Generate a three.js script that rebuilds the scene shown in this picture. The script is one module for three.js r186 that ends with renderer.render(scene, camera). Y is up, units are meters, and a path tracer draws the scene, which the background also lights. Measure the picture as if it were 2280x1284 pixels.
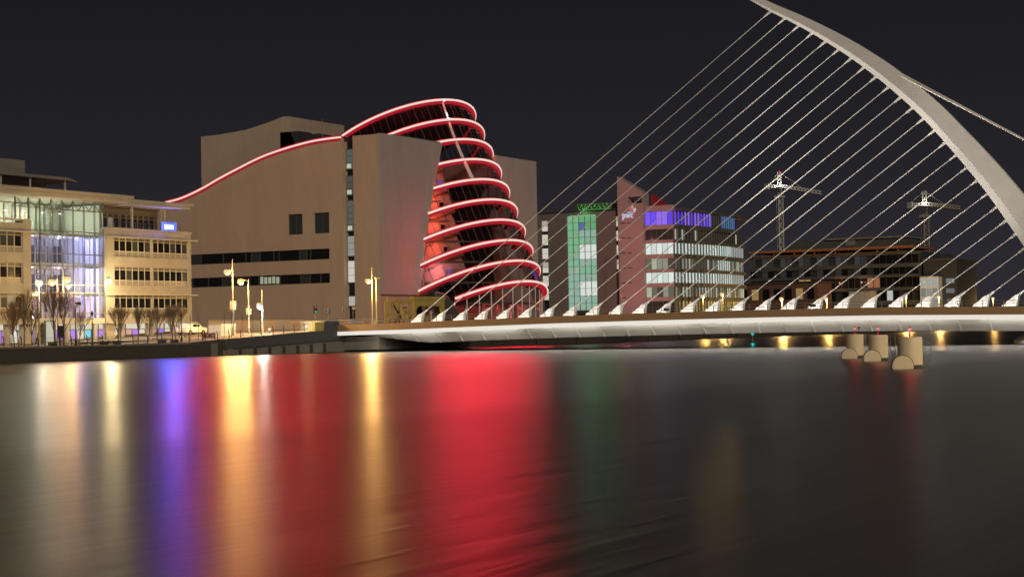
import * as THREE from 'three';
import { mergeGeometries } from 'three/addons/utils/BufferGeometryUtils.js';
import { RectAreaLightUniformsLib } from 'three/addons/lights/RectAreaLightUniformsLib.js';
import { FontLoader } from 'three/addons/loaders/FontLoader.js';
import { TextGeometry } from 'three/addons/geometries/TextGeometry.js';

// ---------------------------------------------------------------- camera, sky, added fill light, exposure
// World: x = downstream (E), y = up from the water, -z = across the river (N). Metres.
const scene = new THREE.Scene();
const camera = new THREE.PerspectiveCamera(18.692, 16 / 9, 0.3, 4000);
camera.position.set(0, 2.5, 0);
{
  const TH = THREE.MathUtils.degToRad(29), PITCH = 0.02333, ROLL = 0.018;
  const fw0 = new THREE.Vector3(Math.cos(TH), 0, -Math.sin(TH)), r0 = new THREE.Vector3(Math.sin(TH), 0, Math.cos(TH)), u0 = new THREE.Vector3(0, 1, 0);
  const fw = fw0.clone().multiplyScalar(Math.cos(PITCH)).addScaledVector(u0, Math.sin(PITCH));
  const up = u0.clone().multiplyScalar(Math.cos(PITCH)).addScaledVector(fw0, -Math.sin(PITCH));
  const R = r0.clone().multiplyScalar(Math.cos(ROLL)).addScaledVector(up, -Math.sin(ROLL));
  const U = up.clone().multiplyScalar(Math.cos(ROLL)).addScaledVector(r0, Math.sin(ROLL));
  camera.quaternion.setFromRotationMatrix(new THREE.Matrix4().makeBasis(R, U, fw.clone().negate()));
}
const renderer = new THREE.WebGLRenderer({ antialias: true });
renderer.toneMapping = THREE.LinearToneMapping;
renderer.toneMappingExposure = 1.0;
renderer.shadowMap.enabled = true;
RectAreaLightUniformsLib.init();

{ // night sky: dark, a little paler towards the horizon all round
  const W = 64, H = 64, d = new Float32Array(W * H * 4);
  for (let j = 0; j < H; j++) {
    const el = ((j + 0.5) / H - 0.5) * Math.PI, k = Math.exp(-Math.max(0, el) / 0.1);
    for (let i = 0; i < W; i++) d.set([0.0082 + 0.0220 * k, 0.0078 + 0.0205 * k, 0.0103 + 0.0255 * k, 1], (j * W + i) * 4);
  }
  const t = new THREE.DataTexture(d, W, H, THREE.RGBAFormat, THREE.FloatType);
  t.mapping = THREE.EquirectangularReflectionMapping; t.magFilter = THREE.LinearFilter; t.needsUpdate = true;
  scene.background = t; scene.environment = t;
}
const cityFill = new THREE.DirectionalLight(new THREE.Color().setRGB(1, 0.89, 0.75), 0.95);  // added broad fill in place of scattered city lamplight, no moon known
cityFill.position.set(150 - 300, 190, -120 + 330); cityFill.target.position.set(250, 10, -150); cityFill.castShadow = true; cityFill.shadow.radius = 8;
Object.assign(cityFill.shadow.camera, { left: -350, right: 350, top: 250, bottom: -250, far: 1500 }); cityFill.shadow.mapSize.set(4096, 4096);
scene.add(cityFill, cityFill.target);

// ---------------------------------------------------------------- helpers
let seed = 7;
const rnd = () => { seed = (seed + 0x6d2b79f5) | 0; let t = Math.imul(seed ^ (seed >>> 15), 1 | seed); t = (t + Math.imul(t ^ (t >>> 7), 61 | t)) ^ t; return ((t ^ (t >>> 14)) >>> 0) / 4294967296; };
const rr = (a, b) => a + (b - a) * rnd();
const taken = {};
const numbered = (n) => { const k = (taken[n] = (taken[n] ?? -1) + 1); return k ? n + '_' + String(k).padStart(3, '0') : n; };
const V = (E, y, N) => new THREE.Vector3(E, y, -N);
const shadow = (o) => { o.castShadow = o.receiveShadow = true; return o; };
function thing(name, label, category, [E, y, N], group) {
  const o = new THREE.Group(); o.name = numbered(name); o.position.set(E, y, -N); o.userData = { label, category };
  if (group) o.userData.group = group;
  scene.add(o); return o;
}
function structure(name, geo, mat) { const m = shadow(new THREE.Mesh(geo, mat)); m.name = name; m.userData.kind = 'structure'; scene.add(m); return m; }
// world origin of a group, its parents included
function origin(g) { const p = new THREE.Vector3(); for (let o = g; o && o !== scene; o = o.parent) p.add(o.position); return p; }
const merge = (gs) => { gs = [].concat(gs); if (gs.length === 1) return gs[0]; return mergeGeometries(gs.map((g) => { const q = g.index ? g.toNonIndexed() : g.clone(); for (const k of Object.keys(q.attributes)) if (!['position', 'normal', 'uv'].includes(k)) q.deleteAttribute(k); return q; })); };
// geometry given in world E, y, N metres; becomes a mesh in its parent's axes
function part(parent, name, gs, mat) {
  const g = uvm(merge(gs)); const p = origin(parent); g.translate(-p.x, -p.y, -p.z);
  const m = shadow(new THREE.Mesh(g, mat)); m.name = name; parent.add(m); return m;
}
function uvm(g) { // uv in metres from the dominant axis of the normal
  const P = g.attributes.position, N = g.attributes.normal, uv = new Float32Array(P.count * 2);
  for (let i = 0; i < P.count; i++) {
    const nx = Math.abs(N.getX(i)), ny = Math.abs(N.getY(i)), nz = Math.abs(N.getZ(i)), x = P.getX(i), y = P.getY(i), z = P.getZ(i);
    if (ny >= nx && ny >= nz) { uv[2 * i] = x; uv[2 * i + 1] = z; } else if (nx >= nz) { uv[2 * i] = z; uv[2 * i + 1] = y; } else { uv[2 * i] = x; uv[2 * i + 1] = y; }
  }
  g.setAttribute('uv', new THREE.BufferAttribute(uv, 2)); return g;
}
const box = (E0, E1, y0, y1, N0, N1) => new THREE.BoxGeometry(Math.abs(E1 - E0), Math.abs(y1 - y0), Math.abs(N1 - N0)).translate((E0 + E1) / 2, (y0 + y1) / 2, -(N0 + N1) / 2);
const unit = new THREE.BoxGeometry(1, 1, 1);
function slab(parent, name, E0, E1, y0, y1, N0, N1, mat) { // a box piece that shares one geometry
  const p = origin(parent), m = shadow(new THREE.Mesh(unit, mat)); m.name = name;
  m.scale.set(Math.abs(E1 - E0), Math.abs(y1 - y0), Math.abs(N1 - N0)); m.position.set((E0 + E1) / 2 - p.x, (y0 + y1) / 2 - p.y, -(N0 + N1) / 2 - p.z); parent.add(m); return m;
}
function bar(a, b, r, n = 6, r2 = r) { // tapered round bar between two points
  const d = new THREE.Vector3().subVectors(b, a), g = new THREE.CylinderGeometry(r2, r, d.length(), n, 1);
  g.applyQuaternion(new THREE.Quaternion().setFromUnitVectors(new THREE.Vector3(0, 1, 0), d.clone().normalize())); return g.translate((a.x + b.x) / 2, (a.y + b.y) / 2, (a.z + b.z) / 2);
}
// a flat outline in (N, y) given thickness along E; or in (E, y) given thickness along N
function plateE(pts, E0, E1, holes = [], bevel = 0) {
  const s = new THREE.Shape(pts.map(([n, y]) => new THREE.Vector2(n, y)));
  for (const h of holes) s.holes.push(new THREE.Path(h.map(([n, y]) => new THREE.Vector2(n, y))));
  const g = new THREE.ExtrudeGeometry(s, { depth: E1 - E0, bevelEnabled: bevel > 0, bevelSize: bevel, bevelThickness: bevel, bevelOffset: -bevel, bevelSegments: 1, curveSegments: 8 });
  g.applyMatrix4(new THREE.Matrix4().set(0, 0, 1, E0, 0, 1, 0, 0, -1, 0, 0, 0, 0, 0, 0, 1)); return g;
}
function plateN(pts, N0, N1, holes = []) {
  const s = new THREE.Shape(pts.map(([e, y]) => new THREE.Vector2(e, y)));
  for (const h of holes) s.holes.push(h.isPath ? h : new THREE.Path(h.map(([e, y]) => new THREE.Vector2(e, y))));
  return new THREE.ExtrudeGeometry(s, { depth: N1 - N0, bevelEnabled: false, curveSegments: 8 }).translate(0, 0, -N1);
}
const rect = (a0, a1, b0, b1) => [[a0, b0], [a1, b0], [a1, b1], [a0, b1]];
// ---- tileable noise textures
function noiseTex(size, octaves, lo, hi, sx = 1, sy = 1, s = 3) {
  const keep = seed; seed = s * 977; const a = new Float32Array(size * size);
  for (const [n, amp] of octaves) {
    const gx = Math.max(1, Math.round(n * sx)), gy = Math.max(1, Math.round(n * sy)), grid = Array.from({ length: gx * gy }, rnd);
    for (let y = 0; y < size; y++) for (let x = 0; x < size; x++) {
      const u = x / size * gx, v = y / size * gy, i = Math.floor(u), j = Math.floor(v), f = u - i, h = v - j, F = f * f * (3 - 2 * f), Hh = h * h * (3 - 2 * h);
      const q = (p, r) => grid[(r % gy) * gx + (p % gx)];
      a[y * size + x] += amp * ((q(i, j) * (1 - F) + q(i + 1, j) * F) * (1 - Hh) + (q(i, j + 1) * (1 - F) + q(i + 1, j + 1) * F) * Hh);
    }
  }
  let mn = 1e9, mx = -1e9; for (const v of a) { if (v < mn) mn = v; if (v > mx) mx = v; }
  const d = new Float32Array(size * size * 4); for (let i = 0; i < a.length; i++) { const v = (lo + (hi - lo) * (a[i] - mn) / (mx - mn)); d.set([v, v, v, 1], i * 4); }
  const t = new THREE.DataTexture(d, size, size, THREE.RGBAFormat, THREE.FloatType); t.wrapS = t.wrapT = THREE.RepeatWrapping; t.magFilter = THREE.LinearFilter; t.needsUpdate = true; seed = keep; return t;
}
const rep = (t, m, n = m) => { const c = t.clone(); c.repeat.set(1 / m, 1 / n); c.needsUpdate = true; return c; };
const mottle = noiseTex(256, [[4, 1], [9, 0.8], [20, 0.5], [64, 0.45], [128, 0.3]], 0.74, 1, 1, 1, 3);
const streaky = noiseTex(256, [[6, 1], [14, 0.7], [40, 0.5], [100, 0.35]], 0.86, 1, 1, 0.25, 5);
const ripple = noiseTex(512, [[10, 1], [22, 0.6], [48, 0.4], [110, 0.22]], 0, 1, 0.35, 1, 9);
const patchy = noiseTex(256, [[3, 1], [7, 0.7], [15, 0.4], [34, 0.25]], 0.0, 1, 0.3, 1, 11);
const C = (r, g, b) => new THREE.Color().setRGB(r, g, b);
const mat = (c, roughness = 0.8, o = {}) => new THREE.MeshStandardMaterial({ color: C(...c), roughness, ...o });
const glow = (c, k = 1) => new THREE.MeshStandardMaterial({ color: C(0.02, 0.02, 0.02), emissive: C(c[0] * k, c[1] * k, c[2] * k), emissiveIntensity: 1, roughness: 0.5 });
const stoneMap = rep(mottle, 9), wallMap = rep(streaky, 14), fineMap = rep(mottle, 2.5), bigMap = rep(mottle, 25);
const M = {
  stone: mat([0.56, 0.43, 0.31], 0.85, { map: wallMap }), panel: mat([0.45, 0.42, 0.40], 0.8, { map: wallMap }),  // stone: the panel cladding with orange street light put into its colour
  cream: mat([0.44, 0.40, 0.33], 0.75, { map: stoneMap }), creamPlain: mat([0.46, 0.42, 0.35], 0.7), frame: mat([0.50, 0.46, 0.39], 0.6), spandrel: mat([0.26, 0.24, 0.20], 0.35),
  darkGlass: new THREE.MeshPhysicalMaterial({ color: C(0.012, 0.012, 0.012), roughness: 0.08, metalness: 0 }), greyGlass: mat([0.05, 0.055, 0.055], 0.15), blindGlass: mat([0.12, 0.11, 0.08], 0.3),
  clear: new THREE.MeshPhysicalMaterial({ color: C(0.85, 0.9, 0.9), roughness: 0.03, transmission: 1, thickness: 0, ior: 1.45 }),
  tint: new THREE.MeshPhysicalMaterial({ color: C(0.58, 0.54, 0.56), roughness: 0.04, transmission: 1, thickness: 0, ior: 1.5 }),
  steel: mat([0.18, 0.18, 0.18], 0.45, { metalness: 0.4 }), pole: mat([0.30, 0.28, 0.24], 0.5, { metalness: 0.3 }), black: mat([0.02, 0.02, 0.02], 0.6), dark: mat([0.05, 0.05, 0.055], 0.8, { map: stoneMap }), charcoal: mat([0.09, 0.09, 0.085], 0.7, { map: stoneMap }),
  white: mat([0.82, 0.80, 0.77], 0.45, { map: rep(noiseTex(128, [[5, 1], [17, 0.6], [50, 0.4]], 0.9, 1, 1, 1, 21), 6) }), whitePlain: mat([0.75, 0.74, 0.70], 0.4), sodiumBrown: mat([0.42, 0.26, 0.13], 0.55, { map: wallMap }), concrete: mat([0.24, 0.22, 0.18], 0.9, { map: stoneMap, bumpMap: fineMap, bumpScale: 0.02 }),
  weedy: mat([0.075, 0.065, 0.045], 0.9, { map: rep(streaky, 5), bumpMap: fineMap, bumpScale: 0.04 }), paving: mat([0.30, 0.26, 0.20], 0.85, { map: stoneMap }), asphalt: mat([0.055, 0.055, 0.055], 0.9, { map: fineMap }), earth: mat([0.10, 0.095, 0.085], 0.9, { map: bigMap }),
  yellow: mat([0.55, 0.44, 0.12], 0.6, { map: fineMap }), bark: mat([0.09, 0.065, 0.045], 0.9), cable: mat([0.80, 0.77, 0.72], 0.4), redLitStone: mat([0.46, 0.33, 0.33], 0.8, { map: wallMap }), greyStone: mat([0.20, 0.17, 0.16], 0.8, { map: wallMap }), rust: mat([0.30, 0.12, 0.05], 0.7), redPaint: mat([0.5, 0.03, 0.03], 0.5), tyre: mat([0.02, 0.02, 0.02], 0.8), bin: mat([0.03, 0.03, 0.03], 0.5),
};
function lamp(parent, c, intensity, E, y, N, size = 10) { // a point light in world metres under its fitting
  const l = new THREE.PointLight(c, intensity, 0, 2), p = origin(parent); l.position.set(E - p.x, y - p.y, -N - p.z); l.castShadow = true; l.shadow.radius = size; parent.add(l); return l;
}
function areaLight(parent, c, intensity, w, h, pos, look) {
  const l = new THREE.RectAreaLight(c, intensity, w, h), p = origin(parent); l.position.copy(pos).sub(p); parent.add(l);
  // RectAreaLight shines along its own -z
  const m = new THREE.Matrix4().lookAt(pos, look, new THREE.Vector3(0, 1, 0)); l.quaternion.setFromRotationMatrix(m); return l;
}

// ---------------------------------------------------------------- setting: water, ground, quays
const gy = (E) => (E < 158 ? 1.62 : E < 184 ? 1.62 + (E - 158) / 26 * 1.13 : E < 190 ? 2.75 + (E - 184) / 6 * 0.15 : 2.9);
{
  const g = new THREE.PlaneGeometry(2600, 133, 1, 1).rotateX(-Math.PI / 2).translate(1000, 0, -64.3); uvm(g);
  const rm = noiseTex(64, [[1, 1]], 0, 1); // roughness: the calmer channel across the river, the ruffled near side, with a ragged edge between them
  {
    const W = 512, H = 1024, d = new Float32Array(W * H * 4), p = patchy.image.data;
    for (let y = 0; y < H; y++) for (let x = 0; x < W; x++) {
      const n1 = p[((y % 256) * 256 + (x % 256)) * 4], n2 = p[(((y * 3) % 256) * 256 + ((x * 2) % 256)) * 4];
      const N = y / H * 133 - 2, near = Math.min(1, Math.max(0, (30 + 3 * (n1 - 0.5) - N) / 4)), v = 0.284 + 0.026 * near + 0.016 * (n1 - 0.5) + 0.01 * (n2 - 0.5);
      d.set([v, v, v, 1], (y * W + x) * 4);
    }
    rm.image = { data: d, width: W, height: H }; rm.wrapS = rm.wrapT = THREE.RepeatWrapping; rm.repeat.set(1 / 220, -1 / 133); rm.offset.set(0, 2 / 133); rm.needsUpdate = true;
  }
  structure('river_water', g, new THREE.MeshPhysicalMaterial({ color: C(0.010, 0.011, 0.010), roughness: 1, roughnessMap: rm, ior: 1.333, bumpMap: rep(ripple, 18, 7), bumpScale: 0.012 }));
}
{ // north bank: one sheet that climbs to the bridge and runs to the horizon
  const Es = [-900, 100, 158, 165, 172, 178, 184, 190, 300, 600, 1200, 2600], pos = [], idx = [];
  for (const E of Es) for (const N of [130.6, 2600]) pos.push(E, gy(E), -N);
  for (let i = 0; i < Es.length - 1; i++) { const a = i * 2; idx.push(a, a + 2, a + 1, a + 1, a + 2, a + 3); }
  const g = new THREE.BufferGeometry(); g.setAttribute('position', new THREE.Float32BufferAttribute(pos, 3)); g.setIndex(idx); g.computeVertexNormals(); structure('north_bank_ground', uvm(g), M.paving);
  const strip = (name, E0, E1, N0, N1, dy, m) => { const P = [], I = [], n = 24; for (let i = 0; i <= n; i++) { const E = E0 + (E1 - E0) * i / n; P.push(E, gy(E) + dy, -N0, E, gy(E) + dy, -N1); if (i < n) I.push(i * 2, i * 2 + 2, i * 2 + 1, i * 2 + 1, i * 2 + 2, i * 2 + 3); } const q = new THREE.BufferGeometry(); q.setAttribute('position', new THREE.Float32BufferAttribute(P, 3)); q.setIndex(I); q.computeVertexNormals(); return structure(name, uvm(q), m); };
  strip('quay_road', 60, 700, 142.5, 150.5, 0.006, M.asphalt);
  strip('road_line', 60, 700, 146.4, 146.55, 0.011, M.whitePlain);
  // kerb of the road
  const ks = []; for (let i = 0; i < 40; i++) { const E = 100 + i * 6; ks.push(box(E + 0.01, E + 5.99, gy(E + 3) - 0.1, gy(E + 3) + 0.12, 142.2, 142.5)); } structure('kerb', uvm(merge(ks)), M.concrete);
  structure('south_bank_ground', uvm(new THREE.PlaneGeometry(3000, 900).rotateX(-Math.PI / 2).translate(600, 0.9, 452)), M.paving);
  structure('river_bed', uvm(new THREE.PlaneGeometry(3000, 140).rotateX(-Math.PI / 2).translate(1000, -4, -64)), M.earth);
}
{ // quay walls with coping stones
  const q = thing('quay_wall', 'dark stained stone quay wall under the lamplit promenade on the left', 'quay wall', [130, -1.5, 130.6]);
  part(q, 'wall_face', plateN([[-200, -1.5], [164, -1.5], [164, 1.62 + 6 / 26 * 1.13 - 0.18], [158, 1.44], [-200, 1.44]], 130.02, 131.2), M.weedy);
  for (let E = 96; E < 158; E += 2) slab(q, 'coping_stone', E + 0.02, E + 1.98, 1.44, 1.66 + rr(-0.01, 0.01), 129.9, 130.7, M.concrete);
  for (const E of [162.2, 165.1]) part(q, 'buttress', box(E - 0.5, E + 0.5, -1.5, 1.5, 129.75, 130.0), M.concrete);
  const w = thing('ramp_wall', 'weathered concrete wall rising beside the ramp to the bridge', 'wall', [175, -1.5, 130.6]);
  part(w, 'wall_face', plateN([[164.05, -1.5], [190.5, -1.5], [190.5, 1.1], [187.6, 1.5], [164.05, 0.75]], 130.05, 131.2), M.concrete);
  part(w, 'sloping_beam', plateN([[164.05, 0.78], [187.6, 1.54], [190.3, 1.2], [190.3, 2.2], [187.5, 2.6], [184.1, 2.78], [171, 2.24], [164.05, 1.95]], 129.7, 131.0), M.charcoal);
  for (let k = 0; k < 7; k++) part(w, 'timber_fender', box(167 + k * 2.9, 167.25 + k * 2.9, -1.5, 0.7 + 0.08 * k, 129.7, 130.04), M.weedy);
  const b = thing('abutment_block', 'dark concrete block at the foot of the bridge ramp', 'concrete block', [186, 2.6, 130.6]);
  part(b, 'block', plateN([[184.3, 2.6], [187.6, 2.5], [187.45, 3.9], [184.3, 3.92]], 129.6, 133.5), M.charcoal);
  part(b, 'cap', box(184.2, 187.6, 3.92, 4.0, 129.5, 133.6), M.concrete);
  part(b, 'lit_end_panel', box(182.3, 184.28, 2.7, 3.8, 129.75, 130.2), M.yellow);
  const f = thing('quay_wall', 'dark far quay wall seen beneath the bridge deck', 'quay wall', [300, -1.5, 130.6]);
  part(f, 'wall_face', box(190.55, 2600, -1.5, 2.6, 130.05, 131.2), M.weedy);
  for (let E = 192; E < 340; E += 3) slab(f, 'coping_stone', E + 0.02, E + 2.98, 2.6, 2.92, 129.9, 130.7, M.concrete);
  for (let E = 200; E < 420; E += 14) part(f, 'fender_pile', bar(V(E, -2, 129.7), V(E, 2.2, 129.7), 0.16, 8), M.weedy);
}

// ---------------------------------------------------------------- office building on the left
{
  const b = thing('office_building', 'cream stone office block with tall glass atrium at the left edge', 'building', [165, 1.6, 165]);
  const F = 155; // facade line
  part(b, 'wall', [box(171.7, 173.42, 1.6, 16.45, F, F + 1), box(180.76, 181.03, 1.6, 15.5, F + 0.02, F + 1), box(188.35, 188.82, 1.6, 16.45, F, F + 1), box(156.9, 158.23, 1.6, 16.83, F - 0.3, F + 1), box(120, 121, 1.6, 16.83, F - 0.3, F + 1),
    box(188.2, 188.8, 1.6, 16.4, F + 1, 176), box(120, 121, 1.6, 20, F + 1, 176), box(120, 188.2, 1.6, 19.5, 172, 173)], M.cream);
  const bands = (E0, E1, n) => { for (const [y0, y1] of [[15.45, 16.45], [11.62, 12.9], [8.02, 9.12], [4.36, 5.48]]) part(b, 'wall_band', box(E0, E1, y0, y1, n + 0.03, n + 0.9), M.cream); };
  bands(173.42, 188.35, F); bands(121, 156.9, F - 0.3);
  for (const y of [15.43, 7.98, 4.3]) { part(b, 'ledge', box(171.6, 189.6, y - 0.12, y + 0.06, F - 0.55, F + 0.02), M.creamPlain); part(b, 'ledge', box(120, 158.5, y - 0.12, y + 0.06, F - 0.85, F - 0.28), M.creamPlain); }
  part(b, 'parapet_cap', [box(171.6, 188.95, 16.45, 16.6, F - 0.08, F + 0.5), box(120, 158.3, 16.83, 16.98, F - 0.4, F + 0.3)], M.creamPlain);
  part(b, 'floor_slab', [15.5, 11.6, 8.0, 4.35].map((y) => box(121, 188.2, y - 0.3, y, F + 1.05, 171.5)), M.creamPlain);
  function win(E0, E1, y0, y1, n, lit) { // frame, top light, main pane, apron panel
    const yp = y0 + (y1 - y0) * 0.27, yt = y1 - (y1 - y0) * 0.17, t = 0.055;
    const w = part(b, 'window', [box(E0, E1, y1 - t, y1, n, n + 0.12), box(E0, E1, yt - t, yt + t * 0.4, n, n + 0.12), box(E0, E1, yp - t, yp + t, n, n + 0.12), box(E0, E0 + t, y0, y1, n - 0.01, n + 0.13), box(E1 - t, E1, y0, y1, n - 0.01, n + 0.13)], M.frame);
    slab(w, 'top_pane', E0 + t, E1 - t, yt + t * 0.4, y1 - t, n + 0.04, n + 0.07, lit ?? M.blindGlass);
    slab(w, 'pane', E0 + t, E1 - t, yp + t, yt - t, n + 0.045, n + 0.075, lit ?? (rnd() < 0.25 ? M.greyGlass : M.darkGlass));
    slab(w, 'apron_panel', E0 + t, E1 - t, y0, yp - t, n + 0.02, n + 0.05, M.spandrel);
  }
  const litWin = glow([0.42, 0.36, 0.24], 0.5);
  for (const [y0, y1] of [[12.92, 15.4], [9.14, 11.6], [5.5, 7.95]]) {
    for (let k = 0; k < 6; k++) { win(173.45 + k * 1.218, 173.45 + (k + 1) * 1.218, y0, y1, F + 0.25); win(181.05 + k * 1.216, 181.05 + (k + 1) * 1.216, y0, y1, F + 0.25); }
    for (let k = 0; k < 12; k++) win(142.5 + k * 1.2, 142.5 + (k + 1) * 1.2, y0, y1, F - 0.05, y0 < 6 && k % 3 === 1 ? litWin : undefined);
  }
  // ground floor shop fronts, lit in mixed colours
  const shops = [[0.30, 0.16, 0.85], [0.75, 0.72, 0.62], [0.55, 0.52, 0.42], [0.35, 0.14, 0.75], [0.20, 0.62, 0.72], [0.42, 0.20, 0.80], [0.72, 0.66, 0.50], [0.6, 0.35, 0.30], [0.70, 0.64, 0.5], [0.55, 0.5, 0.36]].map((c) => glow(c, 1.0));
  const seq = [0, 3, 2, 0, 5, 1, 9, 3, 0, 5, 4, 5, 6, 7, 8, 7, 8, 9];
  for (let k = 0; k < 18; k++) {
    const E0 = 142.5 + k * 2.57, E1 = E0 + 2.57, y0 = Math.max(1.75, gy(E0 + 1.3) + 0.1), n = F + 0.6;
    const w = part(b, 'shop_window', [box(E0, E0 + 0.12, y0, 4.15, n - 0.1, n + 0.1), box(E0 + 0.12, E1, y0, y0 + 0.2, n - 0.08, n + 0.1), box(E0 + 0.12, E1, 3.4, 3.5, n - 0.08, n + 0.1), box(E0 + 1.3, E0 + 1.36, y0 + 0.2, 3.4, n - 0.08, n + 0.1)], M.steel);
    slab(w, 'lit_window_pane', E0 + 0.12, E0 + 1.3, y0 + 0.2, 3.4, n, n + 0.03, shops[seq[k]]);
    slab(w, 'lit_window_pane', E0 + 1.36, E1, y0 + 0.2, 3.4, n, n + 0.03, shops[seq[(k * 7 + 3) % 18]]);
    slab(w, 'lit_window_pane', E0 + 0.12, E1, 3.5, 4.15, n, n + 0.03, shops[k % 3 ? 8 : 9]);
  }
  for (let k = 0; k < 10; k++) part(b, 'column', box(144 + k * 5.1, 144.5 + k * 5.1, 1.6, 4.18, F + 0.0, F + 0.45), M.cream);
  part(b, 'shop_fascia', [box(158.25, 171.68, 4.18, 4.9, F - 0.1, F + 0.5)], M.creamPlain);
  // glass atrium
  const cols = [156.3, 158.5, 160.45, 162.39, 164.3, 166.24, 168.2, 170.15, 171.66], rows = [4.92, 5.57, 8.1, 9.1, 11.74, 12.95, 15.8, 18.5, 19.66], G = F + 0.35;
  for (let i = 0; i < cols.length - 1; i++) for (let j = 0; j < rows.length - 1; j++) {
    if (i === 0 && rows[j] < 16) continue;
    const p = slab(b, 'atrium_pane', cols[i] + 0.05, cols[i + 1] - 0.05, rows[j] + 0.04, rows[j + 1] - 0.04, G, G + 0.02, M.clear); void p;
  }
  for (const E of cols) part(b, 'mullion', box(E - 0.045, E + 0.045, E < 158 ? 16.9 : 4.9, 19.7, G - 0.1, G + 0.12), M.steel);
  for (let i = 1; i < cols.length - 1; i++) { const E = (cols[i] + cols[i + 1]) / 2; part(b, 'glazing_bar', box(E - 0.03, E + 0.03, 4.9, 15.8, G - 0.05, G + 0.06), M.pole); }
  for (const y of rows.slice(1, -1)) part(b, 'transom', box(y > 15 ? 156.3 : 158.3, 171.68, y - 0.05, y + 0.05, G - 0.06, G + 0.08), y < 12 ? M.pole : M.steel);
  { const t = []; for (let i = 0; i < 16; i++) { const E = 156.4 + i * 0.955; t.push(bar(V(E, i % 2 ? 19.6 : 18.55, G + 0.6), V(E + 0.955, i % 2 ? 18.55 : 19.6, G + 0.6), 0.05, 5)); } t.push(bar(V(156.4, 18.55, G + 0.6), V(171.6, 18.55, G + 0.6), 0.05, 5)); part(b, 'roof_truss', t, M.steel); }
  part(b, 'atrium_back_wall', box(156.4, 171.6, 4.9, 19.6, F + 7, F + 7.3), mat([0.55, 0.55, 0.5], 0.8, { map: stoneMap }));
  part(b, 'atrium_side_wall', [box(171.75, 172.0, 4.9, 19.5, F + 1.02, F + 7.3), box(156.0, 156.2, 4.9, 19.5, F + 3.4, F + 7.3)], M.whitePlain);
  part(b, 'gallery', [[15.4, 15.8], [11.5, 11.9], [7.9, 8.2]].map(([y0, y1]) => box(158.4, 171.5, y0, y1, F + 3, F + 7)), M.whitePlain);
  for (let k = 0; k < 9; k++) part(b, 'inner_post', box(159 + k * 1.4, 159.2 + k * 1.4, 4.9, 19.4, F + 6.3, F + 6.5), M.steel);
  for (let k = 0; k < 5; k++) for (const y of [8.2, 11.9]) part(b, 'inner_partition', box(159.3 + k * 2.4, 160.6 + k * 2.4, y, y + 2.4, F + 6.2, F + 6.24), k % 2 ? M.blindGlass : M.dark);
  const blue = glow([0.34, 0.36, 0.95], 0.8), red = glow([0.9, 0.14, 0.18], 0.6), white = glow([0.8, 0.85, 0.75], 0.8);
  for (const [E, y0, y1, m, c, I] of [[167.0, 4.95, 13, blue, C(0.35, 0.35, 1), 9], [168.6, 4.95, 15.2, blue, C(0.35, 0.35, 1), 9], [170.6, 4.95, 15.2, blue, C(0.3, 0.35, 1), 9], [166.1, 4.95, 11.4, red, C(1, 0.15, 0.2), 7], [164.3, 5, 9, red, C(1, 0.3, 0.15), 6]]) {
    part(b, 'light_tube', bar(V(E, y0, F + 1), V(E, y1, F + 1), 0.055, 6), m); areaLight(b, c, I, 0.12, y1 - y0, V(E, (y0 + y1) / 2, F + 1.1), V(E, (y0 + y1) / 2, F + 5));
  }
  for (const [E, y, c] of [[163.5, 11.35, red], [168.5, 11.35, blue], [168.6, 7.85, blue], [164.8, 7.85, red]]) part(b, 'light_tube', bar(V(E - 1.3, y, F + 2.9), V(E + 1.3, y, F + 2.9), 0.06, 6), c);
  for (const [E, I] of [[158.6, 16], [161.5, 26], [164.8, 26], [168, 18]]) { part(b, 'ceiling_light', box(E - 0.2, E + 0.2, 18.3, 18.4, F + 4, F + 4.4), white); lamp(b, C(0.95, 1, 0.72), I, E, 18.15, F + 4.2, 10); }
  for (const [E, y, I, c] of [[161, 14.9, 45, [0.75, 0.68, 0.95]], [166, 14.9, 45, [0.6, 0.55, 1]], [169.6, 14.9, 40, [0.4, 0.4, 1]], [161, 11.1, 40, [0.9, 0.65, 0.6]], [166, 11.1, 45, [0.75, 0.55, 0.9]], [169.8, 11.1, 45, [0.4, 0.4, 1]], [161, 7.5, 40, [1, 0.5, 0.25]], [165, 7.5, 40, [1, 0.4, 0.3]], [169.6, 7.5, 40, [0.45, 0.4, 1]]]) { part(b, 'ceiling_light', box(E - 0.2, E + 0.2, y + 0.12, y + 0.2, F + 2.6, F + 2.9), glow(c, 0.7)); lamp(b, C(...c), I, E, y, F + 2.75, 10); }
  // set-back top storey, terrace and roof
  part(b, 'top_wall', [box(172, 185.5, 16.4, 16.9, F + 3, F + 3.3), box(172, 185.5, 18.7, 19.45, F + 3, F + 3.3), box(177.6, 178.0, 16.9, 18.7, F + 3, F + 3.3), box(184.6, 185.4, 16.9, 18.7, F + 3, F + 3.3), box(120, 156.2, 16.9, 19.6, F + 3, F + 3.3)], M.spandrel);
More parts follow.
